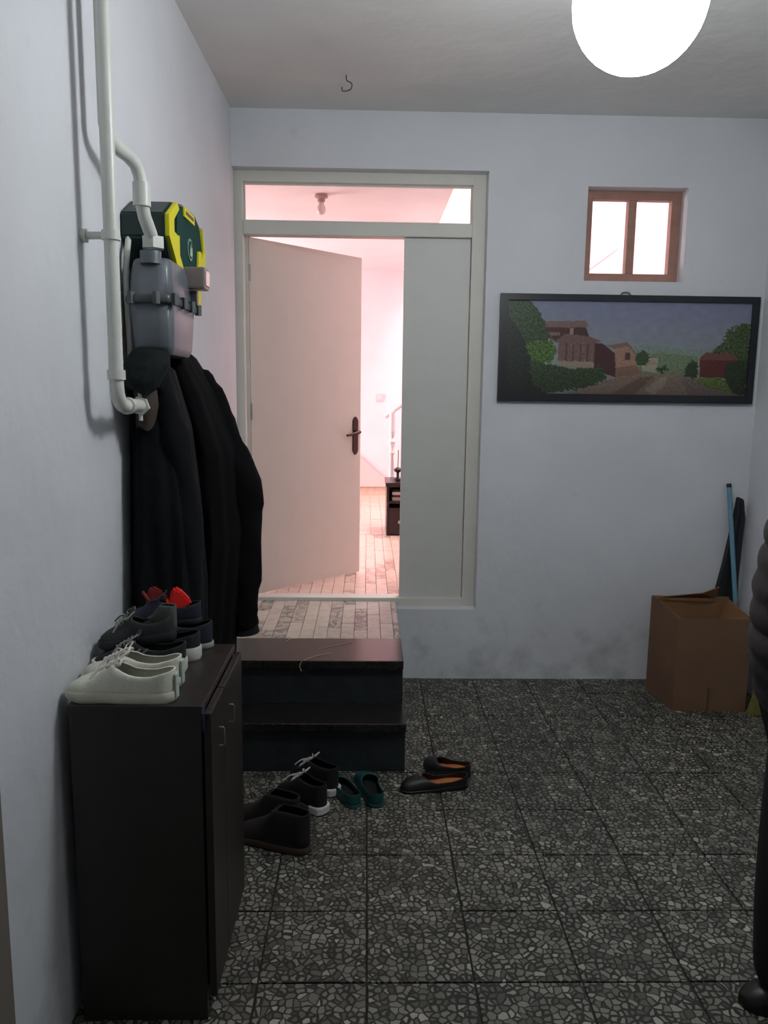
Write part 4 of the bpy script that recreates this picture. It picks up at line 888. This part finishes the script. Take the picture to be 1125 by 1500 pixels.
bm.faces.new(R_[0]); bm.faces.new(R_[-1]); hb_.add('bristles', bm, mat('olive_straw', (112, 104, 52), .9, var=.2, vscale=60))
hb_.add('collar', B(1.987, 3.726, .118, 2.029, 3.754, .146, bev=.004), mat('white_plastic', (214, 214, 206), .5))
hb_.add('handle', tube(bmesh.new(), [(2.008, 3.74, .14), (2.04, 3.76, .45), (2.062, 3.78, .68)], .010, 12), mat('dark_red_handle', (92, 26, 38), .5), smooth=True)

# ------------------------------------------------------------------ person at the right edge
pe = Thing('person', 'person in a dark puffy jacket and black trousers standing at the right edge', 'person', (1.142, 1.765, 0))
def skin_obj(name, nodes, edges, m, parent, sub=2, root=0):
    me = bpy.data.meshes.new(name); me.from_pydata([n[0] for n in nodes], edges, []); me.transform(pe.inv)
    me.materials.append(m); o = bpy.data.objects.new(name, me); COL.objects.link(o); o.parent = parent
    md = o.modifiers.new('skin', 'SKIN'); md.use_smooth_shade = True
    for i, n in enumerate(nodes):
        r = n[1]; me.skin_vertices[0].data[i].radius = (r if isinstance(r, tuple) else (r, r))
        me.skin_vertices[0].data[i].use_root = (i == root)
    s = o.modifiers.new('sub', 'SUBSURF'); s.levels = sub; s.render_levels = sub
    return o
PX, PY = 1.142, 1.765   # pelvis; faces -x
M_SKIN = mat('skin', (186, 140, 118), .55)
nodes = [((PX, PY, .93), (.12, .15)), ((PX, PY, 1.10), (.10, .13)), ((PX+.01, PY, 1.30), (.11, .16)), ((PX+.01, PY, 1.42), (.07, .12)), ((PX, PY, 1.49), .052), ((PX-.012, PY, 1.55), .056),
 ((PX-.02, PY, 1.62), (.084, .078)), ((PX-.015, PY, 1.69), (.075, .07)),
 ((PX+.01, PY-.19, 1.38), .055), ((PX+.04, PY-.25, 1.12), .042), ((PX+.055, PY-.25, .90), .030), ((PX+.047, PY-.245, .83), .022),
 ((PX+.01, PY+.19, 1.38), .055), ((PX+.04, PY+.25, 1.12), .042), ((PX+.055, PY+.25, .90), .030), ((PX+.047, PY+.245, .83), .022),
 ((PX, PY-.09, .86), .085), ((PX-.03, PY-.085, .50), .052), ((PX-.02, PY-.075, .10), .034), ((PX-.05, PY-.075, .035), .022),
 ((PX, PY+.09, .86), .085), ((PX-.03, PY+.085, .50), .052), ((PX-.02, PY+.075, .10), .034), ((PX-.05, PY+.075, .035), .022)]
edges = [(0, 1), (1, 2), (2, 3), (3, 4), (4, 5), (5, 6), (6, 7), (3, 8), (8, 9), (9, 10), (10, 11), (3, 12), (12, 13), (13, 14), (14, 15), (0, 16), (16, 17), (17, 18), (18, 19), (0, 20), (20, 21), (21, 22), (22, 23)]
body = skin_obj('body', nodes, edges, M_SKIN, pe.o)
def ell(bm, c, r, n=16):
    k = bmesh.ops.create_uvsphere(bm, u_segments=n, v_segments=n//2+2, radius=1)['verts']
    for v in k: v.co = Vector((c[0]+v.co.x*r[0], c[1]+v.co.y*r[1], c[2]+v.co.z*r[2]))
    return bm
HX, HZ = PX-.02, 1.62
pe.add('nose', tube(bmesh.new(), [(HX-.083, PY, HZ+.022), (HX-.103, PY, HZ-.012), (HX-.112, PY, HZ-.028), (HX-.085, PY, HZ-.034)], [.008, .011, .014, .008], 10), M_SKIN, parent=body, smooth=True)
for s in (-1, 1):
    pe.add('eye', ell(bmesh.new(), (HX-.077, PY+s*.031, HZ+.018), (.012, .014, .009)), mat('eye_white', (225, 222, 218), .2), parent=body, smooth=True)
    pe.add('ear', ell(bmesh.new(), (HX+.01, PY+s*.079, HZ+.0), (.018, .008, .03)), M_SKIN, parent=body, smooth=True)
    # relaxed hand hanging at the side, five fingers
    hx, hy, hz = PX+.045, PY+s*.245, .80
    h_ = pe.add('hand', ell(bmesh.new(), (hx, hy, hz-.01), (.042, .017, .05)), M_SKIN, parent=body, smooth=True)
    for q in range(4):
        fx = hx-.031+q*.021; l = (.07, .08, .075, .058)[q]
        pe.add('finger', tube(bmesh.new(), smooth_path([(fx, hy, hz-.035), (fx-.006, hy, hz-.05-l*.45), (fx-.012, hy-s*.012, hz-.05-l*.8), (fx-.014, hy-s*.028, hz-.05-l)], 3), [.0088]*8+[.0072, .006], 8), M_SKIN, parent=body, smooth=True)
    pe.add('thumb', tube(bmesh.new(), smooth_path([(hx-.025, hy, hz+.015), (hx-.055, hy-s*.01, hz-.015), (hx-.06, hy-s*.018, hz-.05)], 3), [.012]*5+[.010, .008], 8), M_SKIN, parent=body, smooth=True)
pe.add('mouth', ell(bmesh.new(), (HX-.079, PY, HZ-.055), (.008, .022, .006)), mat('lips', (150, 84, 78), .5), parent=body, smooth=True)
bm = bmesh.new(); ell(bm, (HX+.012, PY, HZ+.045), (.092, .086, .082), 24)
for v in list(bm.verts):
    if v.co.x < HX-.04 and v.co.z < HZ+.055: v.co.x = HX-.035
pe.add('hair', bm, mat('black_hair', (18, 15, 14), .7), smooth=True)
M_PUF = mat('dark_puffer_nylon', (27, 25, 26), .55, bump=.3, bscale=20)
# puffer jacket: quilted torso and sleeves
bm = bmesh.new(); rings = []
lv = []
for k in range(49):
    f = k/48; z = 1.46-f*.615
    q = abs(math.sin(f*PI*9))**.6*.010
    rx = interp([(0, .06), (.06, .10), (.25, .155), (.5, .180), (.75, .180), (.93, .158), (1, .14)], f)+q
    ry = interp([(0, .07), (.06, .15), (.15, .205), (.5, .21), (.8, .21), (1, .19)], f)+q
    rings.append([bm.verts.new((PX-.012+rx*math.cos(2*PI*i/40), PY+ry*math.sin(2*PI*i/40), z)) for i in range(40)])
for a_, b_ in zip(rings, rings[1:]):
    for i in range(40): bm.faces.new((a_[i], a_[(i+1) % 40], b_[(i+1) % 40], b_[i]))
jk = pe.add('jacket', bm, M_PUF, smooth=True)
for s in (-1, 1):
    pth = smooth_path([(PX+.0, PY+s*.16, 1.39), (PX+.015, PY+s*.225, 1.30), (PX+.03, PY+s*.25, 1.13), (PX+.05, PY+s*.255, .98), (PX+.055, PY+s*.25, .87)], 7)
    rad = [.075-.022*(i/28)+.010*abs(math.sin(i*.9)) for i in range(len(pth))]
    pe.add('sleeve', tube(bmesh.new(), pth, rad, 20), M_PUF, parent=jk, smooth=True)
pe.add('collar', tube(bmesh.new(), [(PX, PY, 1.44), (PX, PY, 1.50)], [.085, .078], 24, cap=False), M_PUF, parent=jk, smooth=True)
tr_nodes = [((PX, PY, .90), (.125, .15)), ((PX, PY-.09, .83), .100), ((PX-.03, PY-.085, .50), .080), ((PX-.035, PY-.08, .28), .074), ((PX-.02, PY-.075, .03), .072), ((PX, PY+.09, .83), .100), ((PX-.03, PY+.085, .50), .080), ((PX-.035, PY+.08, .28), .074), ((PX-.02, PY+.075, .03), .072)]
tr = skin_obj('trousers', tr_nodes, [(0, 1), (1, 2), (2, 3), (3, 4), (0, 5), (5, 6), (6, 7), (7, 8)], mat('black_trousers', (18, 17, 20), .85), pe.o)
for s in (-1, 1):
    bm = bmesh.new(); rows = []; L = .285; W = .1
    for t in [0, .012, .04, .09, .17, .28, .45, .6, .75, .88, .96, 1]:
        w_ = interp(WP, t)*W/2; h = interp([(0, .028), (.1, .05), (.35, .075), (.5, .10), (1, .10)], t)
        rows.append([bm.verts.new((PX-.128+L*t, PY+s*.075+w_*math.cos(PI*k/12), max(.0, h*math.sin(PI*k/12)**.7))) for k in range(13)])
    for a_, b_ in zip(rows, rows[1:]):
        for k in range(12): bm.faces.new((a_[k], a_[k+1], b_[k+1], b_[k]))
        bm.faces.new((a_[0], b_[0], b_[12], a_[12]))
    bm.faces.new(rows[0]); bm.faces.new(rows[-1][::-1])
    pe.add('shoe', bm, mat('black_leather', (14, 12, 12), .4), smooth=True)
